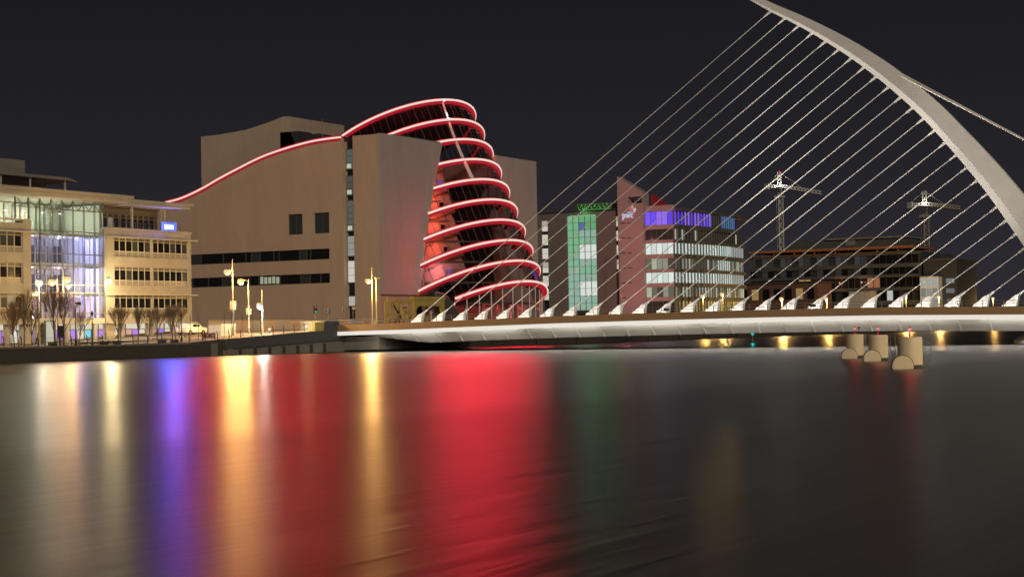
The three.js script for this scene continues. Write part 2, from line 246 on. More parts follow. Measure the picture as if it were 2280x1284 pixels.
  for (let k = 0; k < 11; k++) { const E0 = 172.1 + k * 1.13 + (k > 4 ? 0.3 : 0); const w = part(b, 'window', [box(E0, E0 + 0.07, 16.9, 18.7, F + 2.95, F + 3.1), box(E0 + 1.03, E0 + 1.1, 16.9, 18.7, F + 2.95, F + 3.1), box(E0 + 0.07, E0 + 1.03, 18.15, 18.22, F + 2.95, F + 3.1)], M.frame); slab(w, 'pane', E0 + 0.07, E0 + 1.03, 16.95, 18.15, F + 3.02, F + 3.05, k === 0 || k === 3 ? litWin : M.greyGlass); slab(w, 'top_pane', E0 + 0.07, E0 + 1.03, 18.22, 18.68, F + 3.02, F + 3.05, M.blindGlass); }
  part(b, 'roof', [box(149, 174.2, 19.72, 20.2, 152.6, 172), box(148.8, 174.3, 20.2, 20.62, 152.3, 172)], M.cream);
  part(b, 'roof', [box(174.32, 186.5, 19.55, 19.95, 153.2, 172), box(174.32, 187, 19.95, 20.25, 152.9, 172)], M.cream);
  part(b, 'roof_column', [box(177.7, 177.95, 16.6, 19.55, F + 0.7, F + 0.95), box(184.2, 184.45, 16.6, 19.55, F + 0.7, F + 0.95), box(183.6, 183.75, 16.6, 19.55, F + 0.7, F + 0.95)], M.frame);
  { const t = []; for (let k = 0; k < 15; k++) t.push(box(173 + k, 173.05 + k, 16.6, 17.4, F + 0.4, F + 0.45)); t.push(box(173, 187, 17.4, 17.46, F + 0.4, F + 0.45)); part(b, 'terrace_rail', t, M.steel); }
  // penthouse and plant room behind
  part(b, 'penthouse_wall', box(120, 181, 19.8, 24.3, 174, 186), M.charcoal);
  part(b, 'penthouse_roof', plateN([[120, 24.35], [183.3, 24.35], [184.9, 24.2], [184.9, 24.3], [183.2, 24.75], [120, 24.75]], 172, 187), M.spandrel);
  for (const E of [170.9, 176.3, 183]) part(b, 'penthouse_column', box(E, E + 0.18, 20.3, 24.35, 172.4, 172.6), M.frame);
  part(b, 'plant_room', [box(150, 172.3, 24.75, 26.85, 174.5, 184), box(172.45, 177.5, 24.75, 26.85, 174.5, 184)], M.spandrel);
  part(b, 'plant_room_post', box(172.32, 172.43, 24.75, 26.9, 174.35, 174.5), M.frame);
}
{ // blue box sign on the terrace edge
  const s = thing('illuminated_sign', 'small blazing blue-white box sign on the office parapet', 'lit sign', [183.9, 16.6, 154.7]);
  part(s, 'housing', box(182.6, 185.25, 16.62, 17.6, 154.75, 155.05), M.steel);
  part(s, 'lit_sign_face', box(182.95, 184.9, 16.8, 17.42, 154.68, 154.74), glow([0.62, 0.80, 1.0], 1.5));
  part(s, 'light_border', [box(182.4, 185.45, 17.42, 17.75, 154.66, 154.74), box(182.4, 185.45, 16.62, 16.8, 154.66, 154.74), box(182.4, 182.95, 16.8, 17.42, 154.66, 154.74), box(184.9, 185.45, 16.8, 17.42, 154.66, 154.74)], glow([0.10, 0.16, 1.0], 1.3));
  areaLight(s, C(0.12, 0.13, 1), 300, 2.4, 0.9, V(183.9, 17.1, 154.55), V(170, 14.8, 120));
}

// ---------------------------------------------------------------- convention hall with the leaning glass drum
const SC = 0.93;
const ringAt = (t) => ({ E: (297.645 + 0.8764 * t) * SC, N: (175.36 + 2.3158 * t) * SC, R: (15.298 + 0.3253 * t - 0.0292 * t * t) * SC, y: 2.5 + SC * (1.97 + 3.8701 * t + 0.0254 * t * t) });
const drum = (t, phi, out = 0) => { const c = ringAt(t), R = c.R + out, a = THREE.MathUtils.degToRad(phi), e = R * Math.cos(a), n = R * Math.sin(a); return V(c.E + e, c.y - 0.4424 * n - 0.0832 * e, c.N + n); };
{
  const b = thing('convention_hall', 'stone convention hall with red-ringed leaning glass drum', 'building', [278, 2.9, 190]);
  const ROOF = [[172.35, 36.15], [175.5, 36.05], [179.17, 35.76], [185.59, 34.7], [189.95, 33.66], [194.38, 32.17], [198.87, 30.56], [203.42, 28.76], [208.03, 27.38], [211.52, 26.83], [218, 26.3], [226, 26.0]];
  const band1 = rect(175.35, 212, 15.3, 17.15), band2 = rect(175.35, 212, 11.15, 12.85), sq1 = rect(181.0, 184.25, 19.85, 23.45), sq2 = rect(175.32, 178.65, 19.85, 23.45);
  part(b, 'west_wall', plateE([[226, 2.9], [172.35, 2.9], ...ROOF], 251, 251.7, [band1, band2, sq1, sq2]), M.stone);
  part(b, 'west_block', plateE([[225.5, 2.9], [172.4, 2.9], ...ROOF.slice(0, -1).map(([n, y]) => [n + 0.05, y - 0.5]), [225.5, 25.5]], 252.6, 268), M.stone);
  const strips = (y0, y1, edges, dim) => edges.slice(0, -1).forEach((n, i) => { slab(b, 'window_pane', 251.42, 251.46, y0, y1, n + 0.06, edges[i + 1] - 0.06, dim[i % dim.length]); slab(b, 'window_bar', 251.3, 251.5, y0, y1, edges[i + 1] - 0.06, edges[i + 1] + 0.06, M.charcoal); });
  const dg = [M.darkGlass, M.darkGlass, M.greyGlass, M.darkGlass];
  strips(15.32, 17.13, [175.4, 179.6, 180.4, 182, 186.4, 187.6, 190.6, 192.6, 193.8, 198.9, 204, 208, 211.9], dg);
  strips(11.17, 12.83, [175.4, 177.5, 179.7, 181.8, 186.2, 191, 193, 199.2, 202.4, 206, 211.9], dg);
  for (const [a, c] of [[181.05, 184.2], [175.37, 178.6]]) { slab(b, 'window_pane', 251.42, 251.46, 19.9, 23.4, a, (a + c) / 2 - 0.05, M.greyGlass); slab(b, 'window_pane', 251.42, 251.46, 19.9, 23.4, (a + c) / 2 + 0.05, c, M.greyGlass); slab(b, 'window_bar', 251.32, 251.5, 19.9, 23.4, (a + c) / 2 - 0.05, (a + c) / 2 + 0.05, M.charcoal); }
  { const lw = glow([0.55, 0.60, 0.40], 0.55); for (let k = 0; k < 5; k++) slab(b, 'lit_window_blind', 251.36, 251.39, 11.25 + rr(0, 0.15), 12.7 - rr(0, 0.2), 186.5 + k * 0.88, 186.5 + k * 0.88 + 0.66, lw); }
  // slot of stair windows
  part(b, 'slot_back', box(252.6, 253, 2.9, 35.8, 169.9, 172.4), M.black);
  const sw = [[30.83, 34.25, 0.10], [26.3, 29.63, 0.07], [20.05, 25.35, 0.10], [15.72, 19.18, 0.30], [11.12, 14.88, 0.62], [7.05, 8.74, 0.45]];
  for (const [y0, y1, k] of sw) {
    const g = glow(k > 0.4 ? [0.92, 0.88, 0.78] : [0.85, 0.9, 0.8], k); const w = part(b, 'stair_window', [box(252.1, 252.3, y0 - 0.15, y0, 170.2, 172.3), box(252.1, 252.3, y1, y1 + 0.12, 170.2, 172.3)], M.charcoal);
    const n = Math.max(1, Math.round((y1 - y0) / 1.15)); for (let i = 0; i < n; i++) slab(w, 'lit_window_pane', 252.15, 252.2, y0 + (y1 - y0) * i / n + 0.03, y0 + (y1 - y0) * (i + 1) / n - 0.03, k > 0.2 ? 170.25 : 171.0, 172.25, g);
    if (k < 0.2) slab(w, 'pane', 252.15, 252.2, y0, y1, 170.2, 170.95, M.darkGlass);
    if (k < 0.2) slab(w, 'stair_lamp', 252.05, 252.14, y0 + 0.15, y0 + 0.9, 171.3, 172.15, glow([0.85, 0.95, 0.7], 0.55));
  }
  part(b, 'stone_pier', box(251, 262, 2.9, 36.4, 165.02, 170.15), M.stone);
  part(b, 'front_panel', plateN([[251, 8.9], [263.7, 8.9], [263.9, 12], [265.2, 20], [267.6, 28], [270.95, 36.5], [251, 36.5]], 164.4, 165.0), M.panel);
  part(b, 'panel_edge', plateN([[263.72, 8.9], [264.3, 8.9], [264.6, 12], [265.9, 20], [268.3, 28], [271.6, 36.45], [270.97, 36.45], [267.62, 28], [265.22, 20], [263.92, 12]], 164.45, 167.5), M.stone);
  part(b, 'east_panel', box(291, 309, 2.9, 36.0, 165.2, 166), M.panel);
  part(b, 'east_block', box(292, 308.8, 2.9, 35.6, 166, 215), M.stone);
  for (let k = 0; k < 12; k++) slab(b, 'coping_stone', 255 + k * 1.32, 256.2 + k * 1.32, 36.5, 36.66, 164.4, 165, M.concrete);
  // stage tower and roof plant
  const FLY = [[215.52, 40.71], [210.6, 40.84], [204.69, 41.28], [200.03, 42.16], [195.88, 43.15], [194.4, 43.04]];
  part(b, 'stage_tower', plateE([[215.52, 2.9], ...FLY, [194.55, 41.02], [194.12, 39.69], [193.4, 38.3], [193.2, 2.9]].reverse(), 266, 284), M.stone);
  for (const [n0, n1, y] of [[188.5, 192.8, 40.2], [184, 187, 39.4], [180, 182.6, 38.7], [176, 178, 38]]) part(b, 'roof_plant', box(266, 270, 30, y, n0 * 1.02, n1 * 1.02), M.dark);
  part(b, 'aerial', bar(V(266, 38, 187), V(266, 42, 187), 0.05, 5), M.pole);
  part(b, 'rear_core', box(262.2, 291.5, 2.9, 27, 181, 205), M.stone);
  // roof edge light
  const roofCurve = new THREE.CatmullRomCurve3(ROOF.slice(0, 10).map(([n, y]) => V(250.75, y + 0.12, n)));
  const ledCore = glow([1.0, 0.78, 0.68], 0.9), ledHalo = glow([1, 0.012, 0.045], 0.38);  // ledHalo: glowing sleeves that imitate the red bloom round the LED tubes
  const redLED = C(1, 0.010, 0.035);
  const sub = (c, a, d, n) => new THREE.CatmullRomCurve3(Array.from({ length: n + 1 }, (_, i) => c.getPoint(a + (d - a) * i / n)));
  { const t = part(b, 'roof_light', new THREE.TubeGeometry(roofCurve, 60, 0.42, 8), ledHalo); t.name = 'roof_light_halo'; part(t, 'light_tube', new THREE.TubeGeometry(sub(new THREE.CatmullRomCurve3(roofCurve.getPoints(40).map((p) => p.clone().add(new THREE.Vector3(-0.36, 0, 0.16)))), 0, 1, 40), 60, 0.17, 6), ledCore); }
  for (let i = 0; i < 8; i++) { const p = roofCurve.getPoint((i + 0.5) / 8), q = roofCurve.getPoint((i + 1) / 8), r = roofCurve.getPoint(i / 8); areaLight(b, redLED, 130, r.distanceTo(q) * 0.94, 0.35, p.clone().add(new THREE.Vector3(-0.95, 0, 0.1)), p.clone().add(new THREE.Vector3(-30.95, -5, 6))); }
  // the drum: rings, panes, bars, floors
  const edge = [205, 183, 190, 197, 205, 215, 224, 233, 206, 174], ang = { 0: [203, 325], 1: [180, 325], 2: [187, 325], 3: [194, 325], 4: [202, 325], 5: [212, 325], 6: [221, 325], 7: [230, 325], 8: [150, 330], 9: [110, 340] };
  const tier = (t0, t1, phi0, phi1, out) => { // one flat pane, two faces a hand apart
    const A = drum(t0, phi0, out), B = drum(t0, phi1, out), Cc = drum(t1, phi1, out), D = drum(t1, phi0, out); const g = new THREE.BufferGeometry();
    g.setAttribute('position', new THREE.Float32BufferAttribute([...A.toArray(), ...B.toArray(), ...Cc.toArray(), ...D.toArray()], 3)); g.setIndex([0, 1, 2, 0, 2, 3]); g.computeVertexNormals(); return g;
  };
  for (let t = 0; t < 9; t++) {
    const [a, d] = [Math.min(ang[t][0], ang[t + 1][0]) - 6, 325], n = Math.round((d - a) / 10), bars = [];
    for (let i = 0; i < n; i++) {
      const p0 = a + (d - a) * i / n, p1 = a + (d - a) * (i + 1) / n; part(b, 'drum_pane', tier(t + 0.05, t + 0.95, p0 + 0.15, p1 - 0.15, -0.05), M.tint);
      bars.push(bar(drum(t, p0), drum(t + 1, p0), 0.06, 5), bar(drum(t, (p0 + p1) / 2, -0.1), drum(t + 1, (p0 + p1) / 2, -0.1), 0.03, 4));
    }
    part(b, 'drum_glazing_bars', bars, M.charcoal);
  }
  for (let t = 0; t < 10; t++) {
    const [a, d] = ang[t], pts = (o, dy = 0) => Array.from({ length: 49 }, (_, i) => drum(t, a + (d - a) * i / 48, o).add(new THREE.Vector3(0, dy, 0)));
    const ring = part(b, 'light_halo_ring', new THREE.TubeGeometry(new THREE.CatmullRomCurve3(pts(0.12)), 96, 0.56, 10), ledHalo);
    part(ring, 'light_tube', new THREE.TubeGeometry(new THREE.CatmullRomCurve3(pts(0.62)), 96, 0.2, 8), ledCore);
    part(ring, 'ring_gutter', new THREE.TubeGeometry(new THREE.CatmullRomCurve3(pts(-0.3, -0.1)), 64, 0.32, 6), M.charcoal);
    const n = 6, a0 = edge[t] + 9, d0 = 318; for (let i = 0; i < n; i++) { const f = (k) => drum(t, a0 + (d0 - a0) * k / n, 0.75), p = f(i + 0.5), c = ringAt(t); const away = p.clone().sub(new THREE.Vector3(c.E, p.y, -c.N)).setY(0).normalize(); areaLight(b, redLED, 44, f(i).distanceTo(f(i + 1)), 0.45, p, p.clone().addScaledVector(away, 20).add(new THREE.Vector3(0, -3, 0))); }
  }
  part(b, 'drum_roof', (() => { const g = new THREE.BufferGeometry(), P = [], I = []; const n = 48; const c = ringAt(9); P.push(...V(c.E, c.y - 0.2, c.N).toArray()); for (let i = 0; i <= n; i++) P.push(...drum(9, i * 360 / n, -0.1).toArray()); for (let i = 1; i <= n; i++) I.push(0, i, i + 1); g.setAttribute('position', new THREE.Float32BufferAttribute(P, 3)); g.setIndex(I); g.computeVertexNormals(); return g; })(), M.charcoal);
  // rib and spot added to draw the white streak down the glass
  { const P = [drum(9, 248, 0.25), drum(8, 246, 0.25), drum(7, 245, 0.25), drum(6, 245, 0.25), drum(5, 246, 0.25)]; part(b, 'streak_rib', P.slice(0, -1).map((p, i) => bar(p, P[i + 1], 0.2 + i * 0.04, 8, 0.24 + i * 0.04)), M.whitePlain);
    const q = drum(9, 248, 0.95).add(new THREE.Vector3(0, -0.3, 0)); part(b, 'streak_spot_light', new THREE.SphereGeometry(0.24, 12, 8).translate(q.x, q.y, q.z), glow([0.8, 0.88, 1], 1));
    const l = new THREE.SpotLight(C(0.72, 0.84, 1), 900, 0, 0.16, 0.9, 2), o = origin(b), g2 = drum(6.5, 245, 0.3); l.position.copy(q).sub(o); l.target.position.copy(g2).sub(o); l.castShadow = true; l.shadow.radius = 4; b.add(l, l.target); }
  // foyer behind the glass, red light on every landing
  const inner = mat([0.72, 0.56, 0.48], 0.8, { map: stoneMap });
  for (let k = 0; k < 7; k++) {
    const y = 7.2 + k * 3.75, c = ringAt((y - 5) / 3.75), n0 = c.N - c.R + 2.2;
    part(b, 'landing', new THREE.CylinderGeometry(c.R - 1.4, c.R - 1.4, 0.35, 32).translate(c.E, y, -c.N), M.concrete); void n0;
  }
  [183, 190, 197, 205, 215, 224].forEach((ph, k) => {
    const t = k + 1, w = [38, 34, 30, 26, 18, 12][k];
    part(b, 'foyer_wall', [tier(t + 0.02, t + 0.98, ph - 12, ph + w / 2, -3.2), tier(t + 0.02, t + 0.98, ph + w / 2, ph + w, -3.2)], inner);
    const q = drum(t + 0.8, ph + w * 0.35, -1.7); part(b, 'foyer_light', new THREE.SphereGeometry(0.18, 10, 6).translate(q.x, q.y, q.z), glow([1, 0.3, 0.2], 0.8)); lamp(b, k === 0 ? C(1, 0.3, 0.34) : C(1, 0.13, 0.07), [42, 36, 36, 30, 22, 14][k], q.x, q.y, -q.z, 8);
    const r = drum(t + 0.45, ph + w * 0.55, -3.0); part(b, 'screen', box(r.x - 0.5, r.x + 0.9, r.y, r.y + 0.8, -r.z - 0.35, -r.z - 0.3), k === 0 || k > 3 ? glow([0.35, 0.18, 0.9], 0.6) : M.black);
  });
  for (const t of [2.2, 4.2, 6.2]) { const c = ringAt(t); part(b, 'atrium_light', new THREE.SphereGeometry(0.22, 10, 6).translate(c.E + 1, c.y + 2.4, -(c.N - 8)), glow([1, 0.3, 0.25], 0.7)); lamp(b, C(1, 0.09, 0.09), 34, c.E + 1, c.y + 2.4, c.N - 8, 8); }
  // glazed foot of the drum
  for (let i = 0; i < 16; i++) { const p0 = 175 + i * 9, A = drum(0, p0, -0.3), B = drum(0, p0 + 8.8, -0.3), g = new THREE.BufferGeometry(); g.setAttribute('position', new THREE.Float32BufferAttribute([A.x, 2.9, A.z, B.x, 2.9, B.z, B.x, B.y - 0.4, B.z, A.x, A.y - 0.4, A.z], 3)); g.setIndex([0, 1, 2, 0, 2, 3]); g.computeVertexNormals(); part(b, 'foot_pane', g, M.tint); part(b, 'foot_post', bar(V(A.x, 2.9, -A.z), V(A.x, A.y, -A.z), 0.1, 6), M.whitePlain); }
  for (const [E, N] of [[272, 156], [279, 153], [286, 153], [292, 158]]) { part(b, 'entrance_light', new THREE.SphereGeometry(0.2, 10, 6).translate(E, 6.2, -N), glow([1, 0.3, 0.25], 0.9)); lamp(b, C(1, 0.12, 0.12), 30, E, 6.2, N, 8); }
  part(b, 'entrance_wall', box(264, 292, 2.9, 7.0, 164.2, 164.6), inner);
  for (let k = 0; k < 7; k++) part(b, 'entrance_column', bar(V(268 + k * 3.6, 2.9, 158 - 3 * Math.sin(k / 6 * Math.PI)), V(268 + k * 3.6, 7.2, 158 - 3 * Math.sin(k / 6 * Math.PI)), 0.28, 10), M.whitePlain);
}
// ---------------------------------------------------------------- dark lifting-bridge portals below the panel
{
  const mk = (E0, E1, y1, label, n) => {
    const t = thing('bridge_portal', label, 'portal', [(E0 + E1) / 2, 2.9, n]); const w = E1 - E0;
    const hole = new THREE.Path(); const a = E0 + 0.5, c = E1 - 0.6, y = y1 - 1.55, r = 1.0;
    hole.moveTo(a, 2.9); hole.lineTo(c, 2.9); hole.lineTo(c, y - r); hole.quadraticCurveTo(c, y, c - r, y); hole.lineTo(a + r, y); hole.quadraticCurveTo(a, y, a, y - r); hole.lineTo(a, 2.9);
    part(t, 'arch_frame', plateN([[E0, 2.85], [a - 0.02, 2.85], [a - 0.02, y - r], [a + r * 0.3, y - 0.25], [a + r, y + 0.02], [c - r, y + 0.02], [c - r * 0.3, y - 0.25], [c + 0.02, y - r], [c + 0.02, 2.85], [E1, 2.85], [E1, y1 - 0.5], [E0, y1 - 0.5]], n, n + 0.5), M.yellow);
    part(t, 'top_beam', box(E0 - 0.2, E1 + 0.2, y1 - 0.5, y1, n - 0.15, n + 0.7), M.yellow);
    part(t, 'rear_frame', [box(E0, E0 + 0.4, 2.9, y1 - 0.6, n + 3, n + 3.4), box(E1 - 0.4, E1, 2.9, y1 - 0.6, n + 3, n + 3.4), box(E0, E1, y1 - 0.9, y1 - 0.5, n + 3, n + 3.4)], M.yellow);
    part(t, 'brace', [bar(V(E0 + w * 0.2, 3.2, n + 3.2), V(E1 - w * 0.25, y1 - 1, n + 3.2), 0.12, 6), bar(V(E0 + 0.2, y1 - 0.7, n + 0.3), V(E0 + 0.2, y1 - 0.7, n + 3), 0.14, 6)], M.yellow); return t;
  };
  mk(235.0, 244.2, 8.0, 'yellow-lit steel portal with rounded opening below the grey stone panel', 148);
  const t = thing('machinery_frame', 'yellow steel machinery frame with posts beside the lamp poles', 'steel frame', [230, 2.9, 148]);
  for (const E of [226.6, 227.3, 228.6, 231.2, 233.2]) part(t, 'post', box(E - 0.13, E + 0.13, 2.9, E === 227.3 ? 7.9 : 7.2, 147.9, 148.15), M.yellow);
  for (const y of [5.0, 6.9]) part(t, 'cross_beam', box(226.6, 233.3, y, y + 0.3, 147.85, 148.1), M.yellow);
  part(t, 'brace', [bar(V(228.6, 6.9, 148), V(231.2, 4.4, 148), 0.12, 6), bar(V(231.2, 6.2, 148), V(232.6, 6.2, 148), 0.1, 6)], M.black);
  part(t, 'gear_wheel', new THREE.TorusGeometry(0.75, 0.16, 6, 20).translate(232.1, 5.0, -147.9), M.yellow);
  part(t, 'ladder', [box(227.7, 227.75, 2.9, 7.2, 147.8, 147.85), box(228.2, 228.25, 2.9, 7.2, 147.8, 147.85), ...Array.from({ length: 10 }, (_, i) => box(227.75, 228.2, 3.2 + i * 0.4, 3.24 + i * 0.4, 147.8, 147.84))], M.yellow);
  const r = thing('rolling_girder', 'dark curved girder of the old lifting bridge beside the glass drum', 'girder', [248, 2.9, 150]);
  part(r, 'girder', plateN([[244.6, 3.0], [252.4, 3.0], [251.2, 5.2], [248.6, 7.6], [246.4, 8.5], [244.6, 8.5]], 149.5, 150.3), M.charcoal);
  part(r, 'rim', Array.from({ length: 6 }, (_, i) => { const P = [[252.5, 3], [251.6, 4.9], [250.2, 6.6], [248.6, 7.75], [246.9, 8.5], [245.6, 8.65], [244.6, 8.7]]; return bar(V(...[P[i][0], P[i][1]], 149.9), V(P[i + 1][0], P[i + 1][1], 149.9), 0.2, 6); }), M.spandrel);
}

// ---------------------------------------------------------------- office building with red-lit tower fin, right of the drum
{
  const b = thing('glass_office', 'stone and glass office block with red-lit tower fin and violet top floor', 'building', [360, 2.9, 168]);
  const W = 341;
  part(b, 'west_wall', [box(W, W + 1, 2.9, 27.8, 181.4, 196), box(W, W + 1, 2.9, 27.8, 175.1, 179.75), box(W, W + 1, 2.9, 27.7, 163.25, 167.9), box(W, W + 1, 27.15, 27.8, 167.9, 175.1), box(W + 0.02, W + 1, 26.35, 27.78, 179.75, 181.4)], M.greyStone);
  part(b, 'block', [box(W + 1.6, 380, 2.9, 27.4, 175.2, 196), box(W + 5, 380, 2.9, 27.4, 151.5, 175.1)], M.dark);
  part(b, 'roof_edge', box(W - 0.3, 382, 27.85, 28.1, 162.4, 197), M.dark);
  // lit stair windows
  const warm = glow([0.95, 0.90, 0.74], 0.62), warm2 = glow([0.95, 0.90, 0.74], 0.4);
  const col = (n0, n1, tops, h, m) => tops.forEach((y, i) => { const w = part(b, 'window', [box(W + 0.25, W + 0.35, y - h - 0.2, y - h, n0, n1), box(W + 0.25, W + 0.35, y, y + 0.12, n0, n1)], M.charcoal); slab(w, 'lit_window_pane', W + 0.28, W + 0.3, y - h, y - h / 2 - 0.03, n0 + 0.04, n1 - 0.04, m); slab(w, 'lit_window_pane', W + 0.28, W + 0.3, y - h / 2 + 0.03, y, n0 + 0.04, n1 - 0.04, i % 3 ? m : warm2); });
  col(179.8, 181.35, [26.27, 23.22, 20.18, 17.13, 14.15, 11.14], 2.3, warm); col(162.4, 163.2, [26.4, 23.32, 20.23, 17.15], 2.1, warm);
  part(b, 'slot_wall', box(W + 0.1, W + 1, 2.9, 14.9, 162.4, 163.2), M.dark);
  for (let k = 0; k < 6; k++) slab(b, 'lit_window_pane', W + 0.1, W + 0.14, 24.4 - k * 3.05, 25.2 - k * 3.05, 182.4, 182.95, warm);
  // green lit atrium: panes in front of a lit well with white floors
  const gl = [[0.24, 0.60, 0.32], [0.18, 0.50, 0.24], [0.28, 0.60, 0.38], [0.36, 0.58, 0.46]].map((c) => glow(c, 0.72)), wl = glow([0.85, 0.92, 0.85], 0.78), bl = glow([0.2, 0.35, 0.8], 0.4);
  for (let r = 0; r < 13; r++) for (let c = 0; c < 5; c++) {
    const y0 = 6.3 + r * 1.6, n0 = 168 + c * 1.42; let m = c >= 3 ? gl[r > 7 ? 0 : 2] : (r === 2 || r === 3 || r === 7 || r === 8) ? wl : r > 10 ? (c === 2 && r === 11 ? bl : gl[1]) : r < 2 ? gl[3] : (r % 2 ? gl[2] : gl[3]); if (c >= 3 && r < 6) m = gl[3];
    slab(b, 'lit_window_pane', W + 0.5, W + 0.54, y0 + 0.04, y0 + 1.56, n0 + 0.04, n0 + 1.38, m);
  }
  for (let c = 0; c <= 5; c++) slab(b, 'mullion', W + 0.3, W + 0.56, 6.2, 27.1, 167.97 + c * 1.42, 168.05 + c * 1.42, M.steel);
  for (let r = 0; r <= 13; r++) slab(b, 'transom', W + 0.36, W + 0.55, 6.27 + r * 1.6, 6.33 + r * 1.6, 168, 175.1, M.steel);
  slab(b, 'light_strip', W + 0.1, W + 0.3, 26.9, 27.1, 168, 174.3, glow([0.45, 0.9, 0.4], 0.5));
  lamp(b, C(0.2, 1, 0.3), 6, W - 1.2, 27.6, 170.5, 6);
  { const t = []; for (let i = 0; i < 16; i++) { const n = 172.4 - i * 0.52; t.push(bar(V(W, i % 2 ? 28.1 : 29.4, n), V(W, i % 2 ? 29.4 : 28.1, n - 0.52), 0.06, 5)); } t.push(bar(V(W, 29.42, 172.4), V(W, 29.42, 162.4), 0.07, 5)); part(b, 'roof_truss', t, mat([0.12, 0.5, 0.14], 0.5)); part(b, 'truss_light', box(W + 0.4, W + 0.7, 28.12, 28.3, 165, 172.2), glow([0.1, 0.8, 0.15], 0.4)); areaLight(b, C(0.1, 1, 0.2), 30, 7, 0.4, V(W + 2.2, 28.6, 168.5), V(W - 4, 29.2, 168.5)); part(b, 'truss_screen', box(W + 2.6, W + 2.8, 28.1, 29.6, 162.4, 175), M.charcoal); }  // the green of the LED light is put into the truss colour
  // tower fin
  part(b, 'tower_fin', plateE([[162.35, 2.9], [156.3, 2.9], [156.3, 31.25], [162.35, 35]].reverse(), W - 0.6, W + 2.4, [rect(156.5, 159.86, 29.0, 30.4)]), M.redLitStone);  // red glow from the drum rings is partly put into this stone colour
  for (let k = 0; k < 6; k++) { slab(b, 'louvre', W - 0.66, W - 0.55, 24.75 - k * 3.2, 24.95 - k * 3.2, 160.6, 161.7, M.charcoal); slab(b, 'louvre', W - 0.66, W - 0.55, 24.72 - k * 3.2, 24.9 - k * 3.2, 159.2, 160.1, M.charcoal); }
  for (const [y, I] of [[9, 26], [21, 26]]) { part(b, 'added_fin_flood_light', box(W - 8.3, W - 7.9, y - 0.15, y + 0.15, 158, 158.4), glow([1, 0.2, 0.2], 0.5)); part(b, 'added_flood_pole', bar(V(W - 8.05, 2.9, 158.6), V(W - 8.05, y, 158.6), 0.08, 6), M.steel); lamp(b, C(1, 0.3, 0.32), I, W - 7.6, y, 158.2, 10); }  // red floods and their poles added to redden the fin
  // red-faced corner bays (west) and curtain wall (south)
  const levels = [[24.2, 27.0, 'v'], [20.96, 23.2, 'd'], [17.95, 20.25, 'w'], [14.75, 17.0, 'm'], [11.8, 14.0, 'w'], [8.8, 10.9, 'm'], [5.4, 7.9, 'y']];
  const vio = [[0.13, 0.07, 0.85], [0.17, 0.09, 0.9], [0.26, 0.14, 0.88], [0.10, 0.05, 0.7]].map((c) => glow(c, 1.0)), whi = [0.85, 0.72, 0.6, 0.36].map((k) => glow([0.80, 0.92, 0.86], k)), mid = [0.45, 0.28, 0.12, 0.05].map((k) => glow([0.82, 0.9, 0.68], k)), yel = [0.5, 0.3, 0.12].map((k) => glow([0.95, 0.72, 0.2], k)), cy = [glow([0.12, 0.18, 0.8], 0.5), glow([0.1, 0.45, 0.5], 0.4)];
  const pick = (l) => (l === 'v' ? vio[Math.floor(rnd() * 4)] : l === 'w' ? whi[Math.floor(rnd() * 3)] : l === 'm' ? mid[Math.floor(rnd() * 4)] : l === 'y' ? yel[Math.floor(rnd() * 3)] : rnd() < 0.1 ? mid[0] : M.greyGlass);
  levels.forEach(([y0, y1, l], f) => {
    const yb = f < 6 ? levels[f + 1][1] : 2.9; part(b, 'red_spandrel', box(W, W + 0.6, yb + 0.02, y0 - 0.02, 149.75, 156.25), M.redLitStone);
    for (let k = 0; k < 5; k++) { slab(b, 'window_pane', W + 0.25, W + 0.28, y0, y1, 149.8 + k * 1.29 + 0.03, 149.8 + (k + 1) * 1.29 - 0.03, l === 'y' || l === 'd' ? M.greyGlass : l === 'w' ? whi[k % 2] : pick(l)); slab(b, 'mullion', W + 0.15, W + 0.3, y0, y1, 149.8 + k * 1.29 - 0.03, 149.8 + k * 1.29 + 0.03, M.steel); }
    const bow = (E) => 149.9 - 1.6 * Math.sin((E - 341.2) / 40 * Math.PI);
    const n = 28, dE = 40 / n; for (let k = 0; k < n; k++) {
      const E0 = 341.4 + k * dE; if (l === 'v' && E0 > 373) continue; const s = bow(E0 + dE / 2);
      let m = pick(l); if (l === 'v' && E0 > 357.8) m = E0 < 364 ? M.greyGlass : cy[k % 2]; if (l === 'w' && k > 20) m = whi[3]; if (l === 'm' && f === 3 && k > 13 && k < 20) m = whi[2];
      slab(b, 'window_pane', E0 + 0.05, E0 + dE - 0.05, y0, y1, s, s + 0.04, m);
      slab(b, 'mullion', E0 - 0.05, E0 + 0.05, y0, y1, s - 0.25, s + 0.06, M.steel);
      if (k % 2 === 0) part(b, 'spandrel', box(E0, E0 + 2 * dE - 0.01, yb + 0.02, y0 - 0.02, s - 0.45, s + 0.3), M.charcoal);
    }
  });
  part(b, 'red_parapet', box(W - 0.1, W + 0.8, 27.05, 28.3, 149.6, 156.2), M.redLitStone);
  part(b, 'roof_canopy', plateN([[341.8, 27.1], [373, 27.05], [381.2, 26.85], [381.2, 26.95], [373, 27.5], [341.8, 27.6]], 147.8, 155), M.charcoal);
  part(b, 'canopy_tip', box(373, 381.1, 26.78, 26.84, 148.2, 149.6), mat([0.6, 0.35, 0.12], 0.5));
  part(b, 'roof_sail', plateN([[349.5, 28.0], [362.5, 28.7], [357, 29.6], [353, 30.8], [349.6, 31.5]], 158, 158.5), M.redPaint);
  part(b, 'roof_plant', [box(344, 350, 27.6, 29.8, 160, 166), box(362, 372, 27.6, 28.6, 154, 166)], M.dark);
  // lettering and block mark on the fin
  const font = await new FontLoader().loadAsync('fonts/droid/droid_serif_bold.typeface.json');
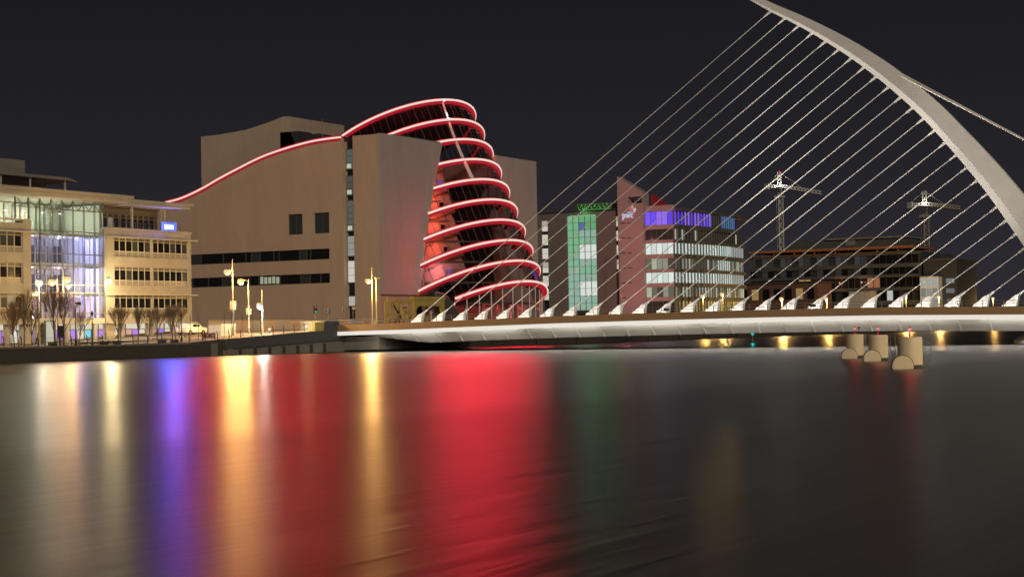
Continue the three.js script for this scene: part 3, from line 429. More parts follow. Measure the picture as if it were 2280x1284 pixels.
  const tg = new TextGeometry('pwc', { font, size: 1.15, depth: 0.12, curveSegments: 3, bevelEnabled: false }); tg.computeBoundingBox(); const tw = tg.boundingBox.max.x;
  tg.scale(2.6 / tw, 1, 1).rotateY(-Math.PI / 2).translate(W - 0.62, 25.95, -161.3);
  part(b, 'lit_sign_letters', tg, glow([0.72, 0.70, 0.92], 0.8));
  [[159.1, 158.6, 28.0, 28.55, [0.9, 0.45, 0.3]], [159.5, 158.75, 27.5, 28.0, [0.85, 0.2, 0.15]], [158.6, 158.0, 27.3, 27.95, [0.8, 0.75, 0.85]], [160.0, 158.2, 27.02, 27.2, [0.8, 0.75, 0.9]]].forEach(([n1, n0, y0, y1, c]) => slab(b, 'lit_sign_block', W - 0.72, W - 0.61, y0, y1, n0, n1, glow(c, 0.6)));
}
// dark low buildings and the far block
{
  const b = thing('terrace_block', 'dark far office block with orange-lit roof terrace edge', 'building', [520, 2.9, 172]);
  const E = 520;
  part(b, 'block', box(E + 1, E + 40, 2.9, 24, 148, 202), M.dark);
  for (const [y0, y1] of [[23.0, 24.0], [19.2, 20.4], [16.2, 17.1], [12.2, 13.2], [8, 9.2]]) part(b, 'floor_band', box(E - 0.2, E + 1, y0, y1, 147.5, 202.5), M.charcoal);
  part(b, 'terrace_roof', box(E - 3, E + 20, 24.85, 25.6, 148.8, 201.3), M.rust);
  for (let n = 200; n > 149; n -= 6.6) part(b, 'terrace_column', box(E - 2, E - 1.6, 24, 24.85, n - 0.3, n), M.rust), part(b, 'terrace_column', box(E + 2, E + 2.4, 24, 24.85, n - 0.3, n), M.rust);
  part(b, 'penthouse', box(E + 4, E + 20, 25.6, 28.4, 153, 191), M.charcoal); part(b, 'penthouse_roof', box(E + 3, E + 21, 28.4, 28.8, 152.5, 178), M.spandrel); part(b, 'vent_stack', box(E + 3.6, E + 6, 26.4, 28.3, 169, 172), M.concrete);
  const dim = [glow([0.30, 0.36, 0.38], 0.09), glow([0.35, 0.38, 0.36], 0.05), M.greyGlass, M.darkGlass], hot = [glow([0.95, 0.55, 0.15], 0.5), glow([0.8, 0.85, 0.8], 0.55), glow([0.8, 0.3, 0.12], 0.35)];
  [[20.4, 23.0], [17.1, 19.2], [13.2, 16.2], [9.2, 12.2]].forEach(([y0, y1], f) => { for (let k = 0; k < 27; k++) { const n = 148.3 + k * 2; const far = n < 162; const m = f === 0 ? (far ? M.darkGlass : dim[(k * 5) % 3]) : f === 1 ? (far ? M.darkGlass : dim[1 + (k % 3)]) : f === 2 ? (k === 17 || k === 18 ? hot[0] : k === 6 ? hot[2] : k === 7 ? hot[2] : M.darkGlass) : (k === 4 ? hot[1] : k === 15 || k === 16 ? hot[1] : dim[2 + (k % 2)]); slab(b, 'window_pane', E + 0.6, E + 0.65, y0, y1, n + 0.08, n + 1.92, m); slab(b, 'mullion', E + 0.4, E + 0.62, y0, y1, n - 0.08, n + 0.08, M.dark); } });
  for (const [n, y, c, I] of [[172.5, 14.9, C(1, 0.4, 0.12), 18], [165.5, 14.9, C(1, 0.55, 0.3), 18], [178, 26.9, C(1, 0.45, 0.12), 0]]) if (I) { part(b, 'wall_light', new THREE.SphereGeometry(0.24, 10, 6).translate(E - 1.2, y, -n), glow([1, 0.62, 0.3], 0.9)); lamp(b, c, I, E - 1.2, y, n, 8); }
  areaLight(b, C(1, 0.36, 0.10), 1.6, 50, 0.3, V(E - 3.6, 23.9, 175), V(E - 1.2, 25.2, 175)); part(b, 'terrace_light', box(E - 3.9, E - 3.7, 23.7, 23.85, 150, 200), glow([0.7, 0.3, 0.08], 0.15));
  const w = thing('lit_stair_block', 'small floodlit pale stair block below the right-hand crane', 'building', [520, 2.9, 144.6]);
  part(w, 'wall', box(518, 524, 2.9, 16, 141.7, 147.3), M.whitePlain); part(w, 'roof', box(517.8, 524.2, 16, 16.3, 141.5, 147.5), M.charcoal);
  for (let k = 0; k < 4; k++) for (let j = 0; j < 3; j++) slab(w, 'lit_window_pane', 517.9, 517.98, 4 + k * 3, 6.5 + k * 3, 142 + j * 1.75, 143.5 + j * 1.75, glow([0.72, 0.80, 0.78], k === 3 ? 0.42 : 0.22 + 0.08 * ((j + k) % 2)));
  const r = thing('low_block', 'low dark block stepping down right of the terrace building', 'building', [530, 2.9, 141]);
  part(r, 'wall', [box(522, 545, 2.9, 21, 137.2, 147.3)], M.dark); part(r, 'roof', box(521.6, 546, 21, 21.4, 136.9, 147.5), M.charcoal);
  for (let k = 0; k < 3; k++) slab(r, 'lit_window_pane', 521.9, 521.98, 8 + k * 3, 9.4 + k * 3, 138, 140.5, glow([0.5, 0.6, 0.65], 0.12 + 0.08 * k));
  const c = thing('cream_kiosk', 'cream panelled low pavilion behind the bridge railing', 'pavilion', [505, 2.9, 160]);
  part(c, 'wall', box(500, 506, 2.9, 12, 157, 163.5), M.cream); for (let k = 0; k < 4; k++) slab(c, 'panel', 499.9, 499.98, 4, 11.5, 157.2 + k * 1.6, 158.6 + k * 1.6, M.creamPlain); part(c, 'roof', box(499.5, 506.5, 12, 12.4, 156.6, 164), M.charcoal);
  const s = thing('red_brick_block', 'low dark red block behind the quay lamps', 'building', [470, 2.9, 178]);
  part(s, 'wall', box(468, 480, 2.9, 14, 162, 196), mat([0.15, 0.07, 0.05], 0.85, { map: stoneMap })); part(s, 'roof', box(467.5, 480.5, 14, 14.5, 161.5, 196.5), M.dark);
  for (let k = 0; k < 10; k++) slab(s, k % 4 === 1 ? 'lit_window_pane' : 'window_pane', 467.9, 467.98, 9.5, 12.5, 163 + k * 3.3, 165 + k * 3.3, k % 4 === 1 ? glow([0.9, 0.6, 0.2], 0.3) : M.darkGlass);
  const d = thing('side_street_block', 'dark narrow block in the gap between hall and red fin', 'building', [345, 2.9, 215]);
  part(d, 'wall', box(330, 360, 2.9, 31, 200, 230), M.dark); part(d, 'roof', box(329.5, 360.5, 31, 31.4, 199.5, 230.5), M.charcoal); part(d, 'roof_sail', plateN([[330.5, 31.4], [334, 31.4], [331, 34]], 203, 203.4), M.redPaint);
}
// ---------------------------------------------------------------- tower cranes
function crane(label, E, N, mastTop, headTop, jibN, jibY, tailN, beacon, pale) {
  const t = thing('tower_crane', label, 'crane', [E, 2.9, N], 'tower cranes'); const m = pale, w = 1.25;
  const lattice = (a, bq, h, n, ax) => { const out = []; for (let k = 0; k < n; k++) { const f = k / n, g2 = (k + 1) / n, P = a.clone().lerp(bq, f), Q = a.clone().lerp(bq, g2); for (const s of [-1, 1]) { const o = ax.clone().multiplyScalar(s * h); out.push(bar(P.clone().add(o), Q.clone().add(o), 0.2, 4), bar(P.clone().add(o), Q.clone().sub(o), 0.13, 4)); } } return out; };
  part(t, 'mast', [...lattice(V(E, 2.9, N), V(E, mastTop, N), w, 16, new THREE.Vector3(0, 0, 1)), ...lattice(V(E, 2.9, N), V(E, mastTop, N), w, 16, new THREE.Vector3(1, 0, 0))], m);
  part(t, 'slewing_ring', box(E - 1.6, E + 1.6, mastTop, mastTop + 0.8, N - 1.6, N + 1.6), m);
  const jr = mastTop + 4.6; part(t, 'tower_head', [...lattice(V(E, mastTop + 0.8, N), V(E, headTop, N), 0.7, 5, new THREE.Vector3(0, 0, 1))], m);
  part(t, 'jib', [...lattice(V(E, jr, N), V(E, jibY, jibN), 0.62, 12, new THREE.Vector3(0, 1, 0)), ...lattice(V(E, jr - 0.4, N), V(E, jibY - 0.5, jibN), 0.5, 12, new THREE.Vector3(1, 0, 0))], m);
  part(t, 'counter_jib', lattice(V(E, jr, N), V(E, jr, tailN), 0.4, 4, new THREE.Vector3(0, 1, 0)), m);
  part(t, 'counterweight', box(E - 1, E + 1, jr - 1.2, jr + 0.9, tailN - 0.9, tailN + 0.9), M.concrete);
  part(t, 'tie_bar', [bar(V(E, headTop, N), V(E, jr + (jibY - jr) * 0.55 + 0.6, N + (jibN - N) * 0.55), 0.07, 4), bar(V(E, headTop, N), V(E, jr + 0.5, tailN), 0.06, 4)], m);
  part(t, 'cab', box(E - 2.2, E - 0.6, jr - 2.4, jr - 0.6, N - 0.9, N + 0.7), M.charcoal);
  part(t, 'work_light', new THREE.SphereGeometry(0.245, 10, 6).translate(E - 1.9, jr + 0.3, -N), glow([1, 1, 0.95], 1)); lamp(t, C(1, 0.98, 0.92), 60, E - 1.9, jr + 0.3, N, 8);
  if (beacon) { part(t, 'beacon_light', new THREE.SphereGeometry(0.24, 10, 6).translate(E, headTop + 0.3, -N), glow([1, 0.06, 0.2], 0.9)); lamp(t, C(1, 0.05, 0.15), 5, E, headTop + 0.3, N, 8); }
}
crane('pale lattice tower crane with a red beacon, left of the two', 640, 236, 51.3, 61.2, 219.2, 52.3, 241, true, mat([0.62, 0.60, 0.55], 0.6));
crane('grey tower crane with pinkish counterweight above the stair block, right of the two', 600, 168.3, 38.7, 47.9, 156, 41.4, 173.4, false, mat([0.32, 0.30, 0.22], 0.6));

// ---------------------------------------------------------------- harp-shaped cable-stayed bridge
{
  const b = thing('cable_stayed_bridge', 'white cable-stayed bridge with curved leaning pylon and harp of stays', 'bridge', [200, 0, 60]);
  const st = []; for (let n = 129.6; n >= 8; n -= 2.53) st.push(n);
  const top = (n) => { const K = [[8, 3.2], [30, 3.75], [42, 3.95], [57.7, 4.18], [72, 4.2], [87, 4.1], [97.5, 4.0], [110, 3.78], [118, 3.6], [130, 3.45]]; for (let i = 0; i < K.length - 1; i++) if (n <= K[i + 1][0]) { const f = (n - K[i][0]) / (K[i + 1][0] - K[i][0]); return K[i][1] + (K[i + 1][1] - K[i][1]) * f; } return 3.45; };
  const deep = (n) => (n > 117 ? 2.64 - (n - 117) / 12.6 * 1.55 : 2.6);
  const W = 187, X = 213;
  function loft(sec, closed = true) { // sec(n) -> [[E, y]...]
    const P = [], I = []; const c = sec(st[0]).length; st.forEach((n) => sec(n).forEach(([E, y]) => P.push(E, y, -n)));
    const k = closed ? c : c - 1; for (let i = 0; i < st.length - 1; i++) for (let j = 0; j < k; j++) { const a = i * c + j, d = i * c + (j + 1) % c; I.push(a, a + c, d, d, a + c, d + c); }
    let g = new THREE.BufferGeometry(); g.setAttribute('position', new THREE.Float32BufferAttribute(P, 3)); g.setIndex(I); g = g.toNonIndexed(); g.computeVertexNormals(); return g;
  }
  part(b, 'deck', loft((n) => { const t = top(n) - 0.12; return [[W + 0.3, t], [X - 0.3, t], [X - 0.3, t - 0.4], [W + 0.3, t - 0.4]]; }), M.asphalt);
  part(b, 'fascia', loft((n) => { const t = top(n); return [[W, t], [W + 0.25, t], [W + 0.25, t - 0.84], [W, t - 0.84]]; }), M.sodiumBrown);  // fascia is grey steel; sodium lamplight is put into its brown colour
  part(b, 'fascia', loft((n) => { const t = top(n); return [[X - 0.25, t], [X, t], [X, t - 0.84], [X - 0.25, t - 0.84]]; }), M.sodiumBrown);
  part(b, 'soffit', loft((n) => { const t = top(n), d = deep(n), e = Math.min(1.15, d * 0.45); return [[W + 0.75, t - 0.86], [X - 0.75, t - 0.86], [X - 0.7, t - e], [X - 2.4, t - d], [W + 2.4, t - d], [W + 0.7, t - e]]; }), M.white);
  const nb = 24; for (let k = 0; k < nb; k++) { const n = 122 - k * 3.3, t = top(n), d = deep(n); part(b, 'soffit_rib', plateN([[W + 0.72, t - 1.2], [W + 2.36, t - d + 0.02], [W + 2.2, t - d - 0.04], [W + 0.62, t - 1.2]], n - 0.05, n + 0.05), M.white); }
  // edge light under the fascia
  const led = glow([1.0, 0.94, 0.84], 0.8);
  part(b, 'edge_light', loft((n) => { const t = top(n); return [[W + 0.02, t - 0.86], [W + 0.2, t - 0.86], [W + 0.2, t - 1.36], [W + 0.02, t - 1.36]]; }), led);
  for (let k = 0; k < 8; k++) { const n = 120 - k * 11.2, t = top(n); areaLight(b, C(1, 0.93, 0.82), 14, 11, 0.2, V(W - 0.05, t - 1.03, n), V(W - 3, t - 2.2, n)); areaLight(b, C(1, 0.93, 0.80), 19, 11, 0.16, V(W + 0.12, t - 1.42, n), V(W + 1.2, t - 2.3, n)); }
  // railing on the near edge
  for (let n = 128; n > 12; n -= 2.2) part(b, 'rail_post', box(W + 0.4, W + 0.46, top(n) - 0.1, top(n) + 0.65, n - 0.03, n + 0.03), M.pole);
  for (const h of [0.3, 0.62]) part(b, 'rail', loft((n) => { const t = top(n) + h; return [[W + 0.41, t], [W + 0.45, t], [W + 0.45, t + 0.045], [W + 0.41, t + 0.045]]; }), M.pole);
  // pylon
  const EC = 200; const F = [[77.6, 42.4], [76.2, 41.5], [74.35, 40.31], [70.81, 38.22], [67.5, 36.02], [64.38, 33.74], [61.42, 31.3], [58.54, 28.66], [55.9, 25.98], [53.42, 23.03], [51.03, 20.02], [48.74, 16.92], [46.68, 13.78], [44.65, 10.6], [42.9, 7.4], [41.6, 4.2]];
  const wide = [0.7, 0.85, 1.0, 1.25, 1.55, 1.8, 2.05, 2.25, 2.4, 2.55, 2.75, 2.95, 3.2, 3.5, 3.9, 4.4];
  const curve = new THREE.CatmullRomCurve3(F.map(([n, y]) => new THREE.Vector3(n, y, 0))), NP = 60, sec = [];
  for (let i = 0; i <= NP; i++) {
    const u = i / NP, p = curve.getPoint(u), tg = curve.getTangent(u), nx = -tg.y, ny = tg.x; // towards the back (south and up)
    const f = u * (wide.length - 1), k = Math.min(wide.length - 2, Math.floor(f)), w = wide[k] + (wide[k + 1] - wide[k]) * (f - k), s = Math.sign(nx) < 0 ? 1 : -1, h = 0.42 + 0.5 * u;
    const q = (d, e) => [EC + e, p.y + s * ny * d, -(p.x + s * nx * d)];
    sec.push([q(0, -h), q(0, h), q(w * 0.28, h * 1.25), q(w, h * 0.62), q(w, -h * 0.62), q(w * 0.28, -h * 1.25)]);
  }
  { const P = [], I = []; sec.forEach((r) => r.forEach((v) => P.push(...v))); for (let i = 0; i < NP; i++) for (let j = 0; j < 6; j++) { const a = i * 6 + j, d = i * 6 + (j + 1) % 6; I.push(a, d, a + 6, d, d + 6, a + 6); } for (const o of [0, NP * 6]) I.push(o, o + 1, o + 2, o, o + 2, o + 3, o, o + 3, o + 4, o, o + 4, o + 5); let g = new THREE.BufferGeometry(); g.setAttribute('position', new THREE.Float32BufferAttribute(P, 3)); g.setIndex(I); g = g.toNonIndexed(); g.computeVertexNormals(); part(b, 'pylon', g, M.white); }
  // stays with hoods and up-lights
  const tops = [[74.35, 40.31], [72.57, 39.26], [70.81, 38.22], [69.09, 37.2], [67.5, 36.02], [65.87, 34.94], [64.38, 33.74], [62.87, 32.5], [61.42, 31.3], [59.92, 29.99], [58.54, 28.66], [57.19, 27.31], [55.9, 25.98], [54.64, 24.54], [53.42, 23.03], [52.21, 21.53], [51.03, 20.02], [49.84, 18.51], [48.74, 16.92], [47.67, 15.38], [46.68, 13.78], [45.64, 12.19], [44.65, 10.6], [43.75, 9.0], [42.9, 7.4]];
  const upl = glow([1, 0.97, 0.9], 0.9);
  tops.forEach(([tn, ty], i) => {
    const n = 125.6 - i * 3.29, t = top(n) + 0.25, a = V(EC, t + 1.05, n - 0.95), z = V(EC, ty + 0.1, tn), dir = z.clone().sub(a).normalize();
    part(b, 'stay_cable', bar(a, z, 0.052, 6), M.cable);
    const h = part(b, 'anchor_hood', plateN([[0, 0]].length ? [[EC - 0.42, t - 0.5], [EC + 0.42, t - 0.5], [EC + 0.3, t + 0.2], [EC - 0.3, t + 0.2]] : [], n - 0.6, n + 0.7), M.whitePlain);
    part(h, 'hood_tip', [plateE([[n + 0.75, t - 0.4], [n + 0.85, t - 0.1], [n - 0.55, t + 1.0], [n - 1.05, t + 1.1], [n - 0.75, t - 0.4]], EC - 0.34, EC + 0.34), bar(a.clone().addScaledVector(dir, -0.3), a.clone().addScaledVector(dir, 0.8), 0.22, 8, 0.1)], M.whitePlain);
    part(b, 'top_socket', bar(z.clone().addScaledVector(dir, -1.1), z, 0.1, 6, 0.2), M.whitePlain);
    part(b, 'hood_light', box(EC - 1.75, EC - 1.55, t - 0.3, t - 0.2, n - 0.1, n + 0.1), upl); lamp(b, C(1, 0.95, 0.88), 6, EC - 1.65, t - 0.05, n - 0.1, 4);
    { const l = new THREE.SpotLight(C(1, 0.95, 0.88), 30, 0, 0.55, 0.8, 2), p = origin(b), mid = a.clone().lerp(z, 0.62); l.position.copy(V(EC - 1.65, t + 0.0, n)).sub(p); l.target.position.copy(mid).sub(p); l.castShadow = true; l.shadow.radius = 3; b.add(l, l.target); }
  });
  // back stays
  for (const [e, o] of [[-0.8, 0], [-0.5, 0.35], [0.5, 0], [0.8, 0.35], [-0.65, 0.75], [0.65, 0.75]]) part(b, 'back_stay', bar(V(EC + e, 4, 13.5 + o), V(EC + e * 0.4, 37.6 + o * 0.6, 69.2), 0.09, 6), M.cable);
  // pylon floods on the deck
  for (const [n, ty, tn, I] of [[84, 33, 64, 3600], [66, 20, 51, 1300]]) {
    const fx = part(b, 'flood_light', box(EC - 11.3, EC - 10.8, top(n) + 0.2, top(n) + 0.55, n - 0.25, n + 0.25), M.black); part(fx, 'flood_light_lens', box(EC - 11.25, EC - 10.85, top(n) + 0.55, top(n) + 0.57, n - 0.2, n + 0.2), upl);
    const l = new THREE.SpotLight(C(1, 0.94, 0.84), I, 0, 0.5, 0.7, 2), p = origin(b); l.position.copy(V(EC - 11.05, top(n) + 0.75, n)).sub(p); l.target.position.copy(V(EC, ty, tn)).sub(p); l.castShadow = true; l.shadow.radius = 6; b.add(l, l.target);
  }
  // pier under the pylon and the north bearing shelf
  part(b, 'pier', new THREE.LatheGeometry([[0, -3], [7.2, -3], [7.0, 0.2], [6.2, 1.0], [5.4, 1.25], [0, 1.25]].map(([r, y]) => new THREE.Vector2(r, y)), 40).translate(EC - 4, 0, -38.2), M.white);
  part(b, 'bearing_shelf', box(189, 212, 0.2, 1.9, 124.5, 130), M.concrete);
}
// ---------------------------------------------------------------- mooring dolphins
[[121.66, 39.42, 0.62, 'farthest tubular mooring pile with red lantern, left of the three'], [112.44, 34.85, 0.64, 'middle tubular mooring pile of the three with red lantern'], [93.33, 27.17, 0.66, 'nearest tubular mooring pile with red lantern, right of the three']].forEach(([E, N, r, label], i) => {
  const d = thing('mooring_pile', label, 'mooring pile', [E, -3, N], 'mooring piles in the river'), steel = mat([0.74, 0.60, 0.38], 0.6, { map: rep(streaky, 3) });
  part(d, 'pile', new THREE.LatheGeometry([[0, -3], [r, -3], [r, 1.66], [r - 0.05, 1.72], [0, 1.72]].map(([a, y]) => new THREE.Vector2(a, y)), 32).translate(E, 0, -N), steel);
  // fat rubber fender lying against the pile, pointing at the camera's left
  const dir = new THREE.Vector3(-0.93, 0, 0.36).normalize(), side = new THREE.Vector3(-0.36, 0, -0.93), c = V(E, 0.16, N).addScaledVector(side, r * 0.72);
  part(d, 'fender', bar(c.clone().addScaledVector(dir, -0.2), c.clone().addScaledVector(dir, 1.0), 0.56, 32), steel); part(d, 'fender_ring', bar(c.clone().addScaledVector(dir, 0.72), c.clone().addScaledVector(dir, 0.86), 0.6, 32), M.tyre); part(d, 'fender_cap', bar(c.clone().addScaledVector(dir, 1.0), c.clone().addScaledVector(dir, 1.03), 0.5, 32), steel);
  part(d, 'tide_band', new THREE.LatheGeometry([[r + 0.004, -0.3], [r + 0.012, 0.0], [r + 0.012, 0.14], [r + 0.002, 0.2]].map(([a, y]) => new THREE.Vector2(a, y)), 32).translate(E, 0, -N), M.weedy);
  part(d, 'ladder', [...[-0.16, 0.16].map((o) => bar(V(E + 0.4, -0.4, N - r * 0.9 + o - 0.28), V(E + 0.4, 1.7, N - r * 0.9 + o - 0.28), 0.02, 5)), ...Array.from({ length: 6 }, (_, k) => bar(V(E + 0.4, 0.1 + k * 0.28, N - r * 0.9 - 0.44), V(E + 0.4, 0.1 + k * 0.28, N - r * 0.9 - 0.12), 0.018, 5))], M.steel);
  part(d, 'lantern_post', bar(V(E, 1.72, N), V(E, 2.02, N), 0.05, 6), M.redPaint);
  part(d, 'lantern_light', new THREE.SphereGeometry(0.1, 12, 8).translate(E, 2.1, -N), glow([1, 0.35, 0.35], 0.8)); lamp(d, C(1, 0.02, 0.05), 1.3, E, 2.1, N, 4);
  part(d, 'lantern_cap', new THREE.ConeGeometry(0.12, 0.09, 10).translate(E, 2.24, -N), M.redPaint);
  if (i === 0) { part(d, 'second_post', bar(V(E + 0.35, 1.72, N - 0.2), V(E + 0.35, 2.1, N - 0.2), 0.03, 6), M.black); part(d, 'gauge', box(E + 0.28, E + 0.42, 2.1, 2.24, N - 0.27, N - 0.13), M.black); }
});
{ // channel marker lantern
  const d = thing('channel_marker', 'slim channel marker post with teal light under the bridge', 'marker', [232, -2, 90]);
  part(d, 'post', bar(V(232, -2, 90), V(232, 1.1, 90), 0.1, 8), M.steel); part(d, 'lantern_light', new THREE.SphereGeometry(0.22, 12, 8).translate(232, 1.25, -90), glow([0.03, 0.6, 0.6], 0.8)); lamp(d, C(0.02, 1, 0.9), 4, 232, 1.25, 90, 6); part(d, 'cap', new THREE.ConeGeometry(0.2, 0.16, 10).translate(232, 1.52, -90), M.black);
}

// ---------------------------------------------------------------- street lamps
const sodium = C(1, 0.56, 0.15), sodiumGlow = glow([1, 0.68, 0.28], 0.9);
function streetLamp(label, pE, lE, N, y, I, opt = {}) {
  const t = thing('street_lamp', label, 'street lamp', [pE, gy(pE), N], opt.group ?? 'street lamps along the north quay'), base = gy(pE), c = opt.c ?? sodium, g = opt.g ?? sodiumGlow, top = opt.top ?? y + 0.35;
  part(t, 'pole', new THREE.LatheGeometry([[0, 0], [0.16, 0], [0.16, 0.9], [0.1, 1], [0.055, top - base], [0, top - base]].map(([r, h]) => new THREE.Vector2(r, h)), 10).translate(pE, base, -N), M.pole);
  const s = lE < pE ? -1 : 1; if (Math.abs(lE - pE) > 0.1) part(t, 'arm', bar(V(pE, y + 0.18, N), V(lE + s * 0.1, y + 0.26, N), 0.04, 6), M.pole);
  const hd = part(t, 'lamp_head', new THREE.SphereGeometry(0.4, 14, 8, 0, Math.PI * 2, 0, Math.PI / 2).scale(1, 0.4, 1).translate(lE, y + 0.3, -N), M.steel);
  part(hd, 'lamp_lens', new THREE.SphereGeometry(0.43, 16, 12).scale(1, 0.95, 1).translate(lE, y, -N), g);
  lamp(t, c, I, lE, y - 0.6, N - 0.45, 10);
  if (opt.box) part(t, 'banner_box', box(pE - 0.35, pE + 0.35, opt.box, opt.box + 1.1, N - 0.22, N + 0.22), M.creamPlain);
  if (opt.cab) part(t, 'control_box', box(pE - 0.28, pE + 0.28, opt.cab, opt.cab + 0.8, N - 0.2, N + 0.2), M.pole);
  return t;
}
const LG = 'street lamps along the north quay';
streetLamp('white-lit lamp before the atrium, leftmost of three in a cluster', 144.3, 144.3, 140, 8.6, 70, { c: C(1, 0.85, 0.6), g: glow([1, 0.95, 0.8], 0.9) });
streetLamp('middle sodium lamp of the cluster before the atrium', 147.2, 146.3, 140, 8.7, 130);
streetLamp('sodium lamp before the atrium, rightmost of the cluster', 148.1, 148.7, 140, 9.05, 150);
streetLamp('strongly glaring lamp close to the cream pier right of the atrium', 168.5, 169.1, 152.2, 9.6, 240, { c: C(1, 0.80, 0.40), g: glow([1, 0.93, 0.7], 1) });
streetLamp('sodium lamp at the far left edge of the promenade', 130.2, 130.6, 140, 8.8, 300);
streetLamp('tall sodium lamp with cream banner box, left of the pair by the brown wall', 176.2, 175.1, 138, 10.35, 330, { top: 12, box: 5.6 });
streetLamp('sodium lamp with small box, right of the pair by the brown wall', 179.4, 177.8, 138, 9.15, 330, { cab: 5.0 });
streetLamp('tall sodium lamp left of the yellow machinery frame', 210.9, 209.9, 140, 9.85, 480, { top: 11.8 });
streetLamp('white lamp low on a stout pole behind the ramp railing', 179.6, 179.1, 136, 5.95, 70, { top: 8.1, c: C(1, 0.95, 0.85), g: glow([1, 0.97, 0.9], 0.9) });
streetLamp('faint sodium lamp at the glass office corner, first right of the fin', 323.8, 323.8, 136, 8.4, 120);
streetLamp('bright sodium lamp before the curtain wall, second right of the fin', 334.3, 333.9, 136, 8.9, 130);
streetLamp('starry sodium lamp, third right of the fin', 368.8, 368.4, 136, 8.2, 420);
streetLamp('starry sodium lamp, fourth right of the fin', 399.2, 398.8, 136, 8.4, 420);
streetLamp('small sodium lamp left of the pale stair block', 464.5, 464.1, 136, 9.66, 500);
streetLamp('small sodium lamp right of the pale stair block', 497, 496.6, 136, 9.67, 500);
streetLamp('farthest small sodium lamp near the right edge', 560.4, 560, 136, 9.6, 400);
[[52, 'first'], [96, 'second'], [140, 'third'], [184, 'fourth'], [228, 'fifth']].forEach(([E, w]) => { // along the near (south) quay, right of the frame
  const t = thing('street_lamp', `warm lamp on the near quay, ${w} downstream of the camera`, 'street lamp', [E, 0.9, -7], 'street lamps along the near quay');
  part(t, 'pole', bar(V(E, 0.9, -7), V(E, 9.2, -7), 0.11, 8, 0.06), M.pole); part(t, 'arm', bar(V(E, 9.1, -7), V(E, 9.3, -6), 0.04, 6), M.pole); const hd = part(t, 'lamp_head', new THREE.SphereGeometry(0.36, 14, 8, 0, Math.PI * 2, 0, Math.PI / 2).scale(1, 0.5, 1).translate(E, 9.15, 6), M.steel); part(hd, 'lamp_lens', new THREE.SphereGeometry(0.24, 14, 10).translate(E, 9.05, 6), sodiumGlow); lamp(t, C(1, 0.8, 0.52), 1150, E, 9.05, -6, 10);
});
{ // second unlit pole by the machinery frame
  const t = thing('lamp_pole', 'plain second pole with short arm beside the tall sodium lamp', 'pole', [212, 2.9, 140]);
  part(t, 'pole', bar(V(212, 2.9, 140), V(212, 10.3, 140), 0.09, 8, 0.06), M.pole); part(t, 'arm', box(211.7, 213.1, 10.2, 10.35, 139.9, 140.1), M.pole); part(t, 'control_box', box(211.55, 212.45, 2.9, 4.2, 139.6, 140.4), M.pole);
}
// historic lanterns
for (const [E, N, y, label] of [[146.2, 134, 5.2, 'old style lantern post before the cyan shop window'], [161.3, 134, 5.0, 'old style lantern post near the right end of the office block'], [143.6, 134, 6.3, 'thin dark post with bracket beside the large bare trees']]) {
  const t = thing('lantern_post', label, 'lantern post', [E, 1.62, N], 'dark lantern posts on the promenade');
  part(t, 'post', new THREE.LatheGeometry([[0, 0], [0.13, 0], [0.13, 0.5], [0.07, 0.7], [0.045, y - 2.1], [0, y - 2.1]].map(([r, h]) => new THREE.Vector2(r, h)), 8).translate(E, 1.62, -N), M.black);
  if (y < 6) { part(t, 'lantern', new THREE.LatheGeometry([[0.03, 0], [0.17, 0.35], [0.2, 0.38], [0.06, 0.6], [0.02, 0.75]].map(([r, h]) => new THREE.Vector2(r, h)), 6).translate(E, y - 0.5, -N), M.black); part(t, 'crossbar', box(E - 0.3, E + 0.3, y - 0.72, y - 0.68, N - 0.02, N + 0.02), M.black); }
  else part(t, 'bracket', [box(E, E + 0.7, y - 0.15, y, N - 0.05, N + 0.05), box(E + 0.35, E + 0.8, y - 0.25, y - 0.12, N - 0.1, N + 0.1)], M.black);
}
// ---------------------------------------------------------------- bare trees
function treeParts(s, h, spread, bushy) {
  const keep = seed; seed = s * 7919; const trunk = [], crown = [];
  const L = [0.34, 0.27, 0.19, 0.13, 0.085, 0.06].map((k) => k * h), last = bushy ? 5 : 4;
  const grow = (p, dir, r, lvl) => {
    const bend = dir.clone().add(new THREE.Vector3(rr(-0.13, 0.13), rr(0, 0.12), rr(-0.13, 0.13))).normalize(), q = p.clone().addScaledVector(bend, L[lvl] * rr(0.8, 1.2));
    (lvl === 0 ? trunk : crown).push(bar(p, q, r, lvl < 2 ? 6 : 3, r * 0.68));
    if (lvl >= last) return;
    const n = lvl === 0 ? 5 : lvl < 2 ? 3 : 2, a0 = rr(0, 6.283); for (let k = 0; k < n; k++) { const a = a0 + k * 6.283 / n + rr(-0.4, 0.4), tilt = rr(0.3, 0.68) * spread, ax = new THREE.Vector3(Math.cos(a), 0, Math.sin(a)); const d = bend.clone().multiplyScalar(Math.cos(tilt)).addScaledVector(ax, Math.sin(tilt)).add(new THREE.Vector3(0, 0.1, 0)).normalize(); grow(p.clone().lerp(q, lvl === 0 ? rr(0.7, 0.98) : rr(0.5, 0.98)), d, Math.max(0.008, r * 0.55), lvl + 1); }
    grow(q, bend, Math.max(0.008, r * 0.66), lvl + 1);
  };
  grow(new THREE.Vector3(0, -0.05, 0), new THREE.Vector3(0, 1, 0), h * 0.014, 0); seed = keep; return [merge(trunk), merge(crown)];
}
const protos = [[1, 6.1, 0.75, true], [2, 4.8, 0.8, true], [3, 4.6, 0.62, true], [4, 4.3, 0.85, true]].map((a) => treeParts(...a));
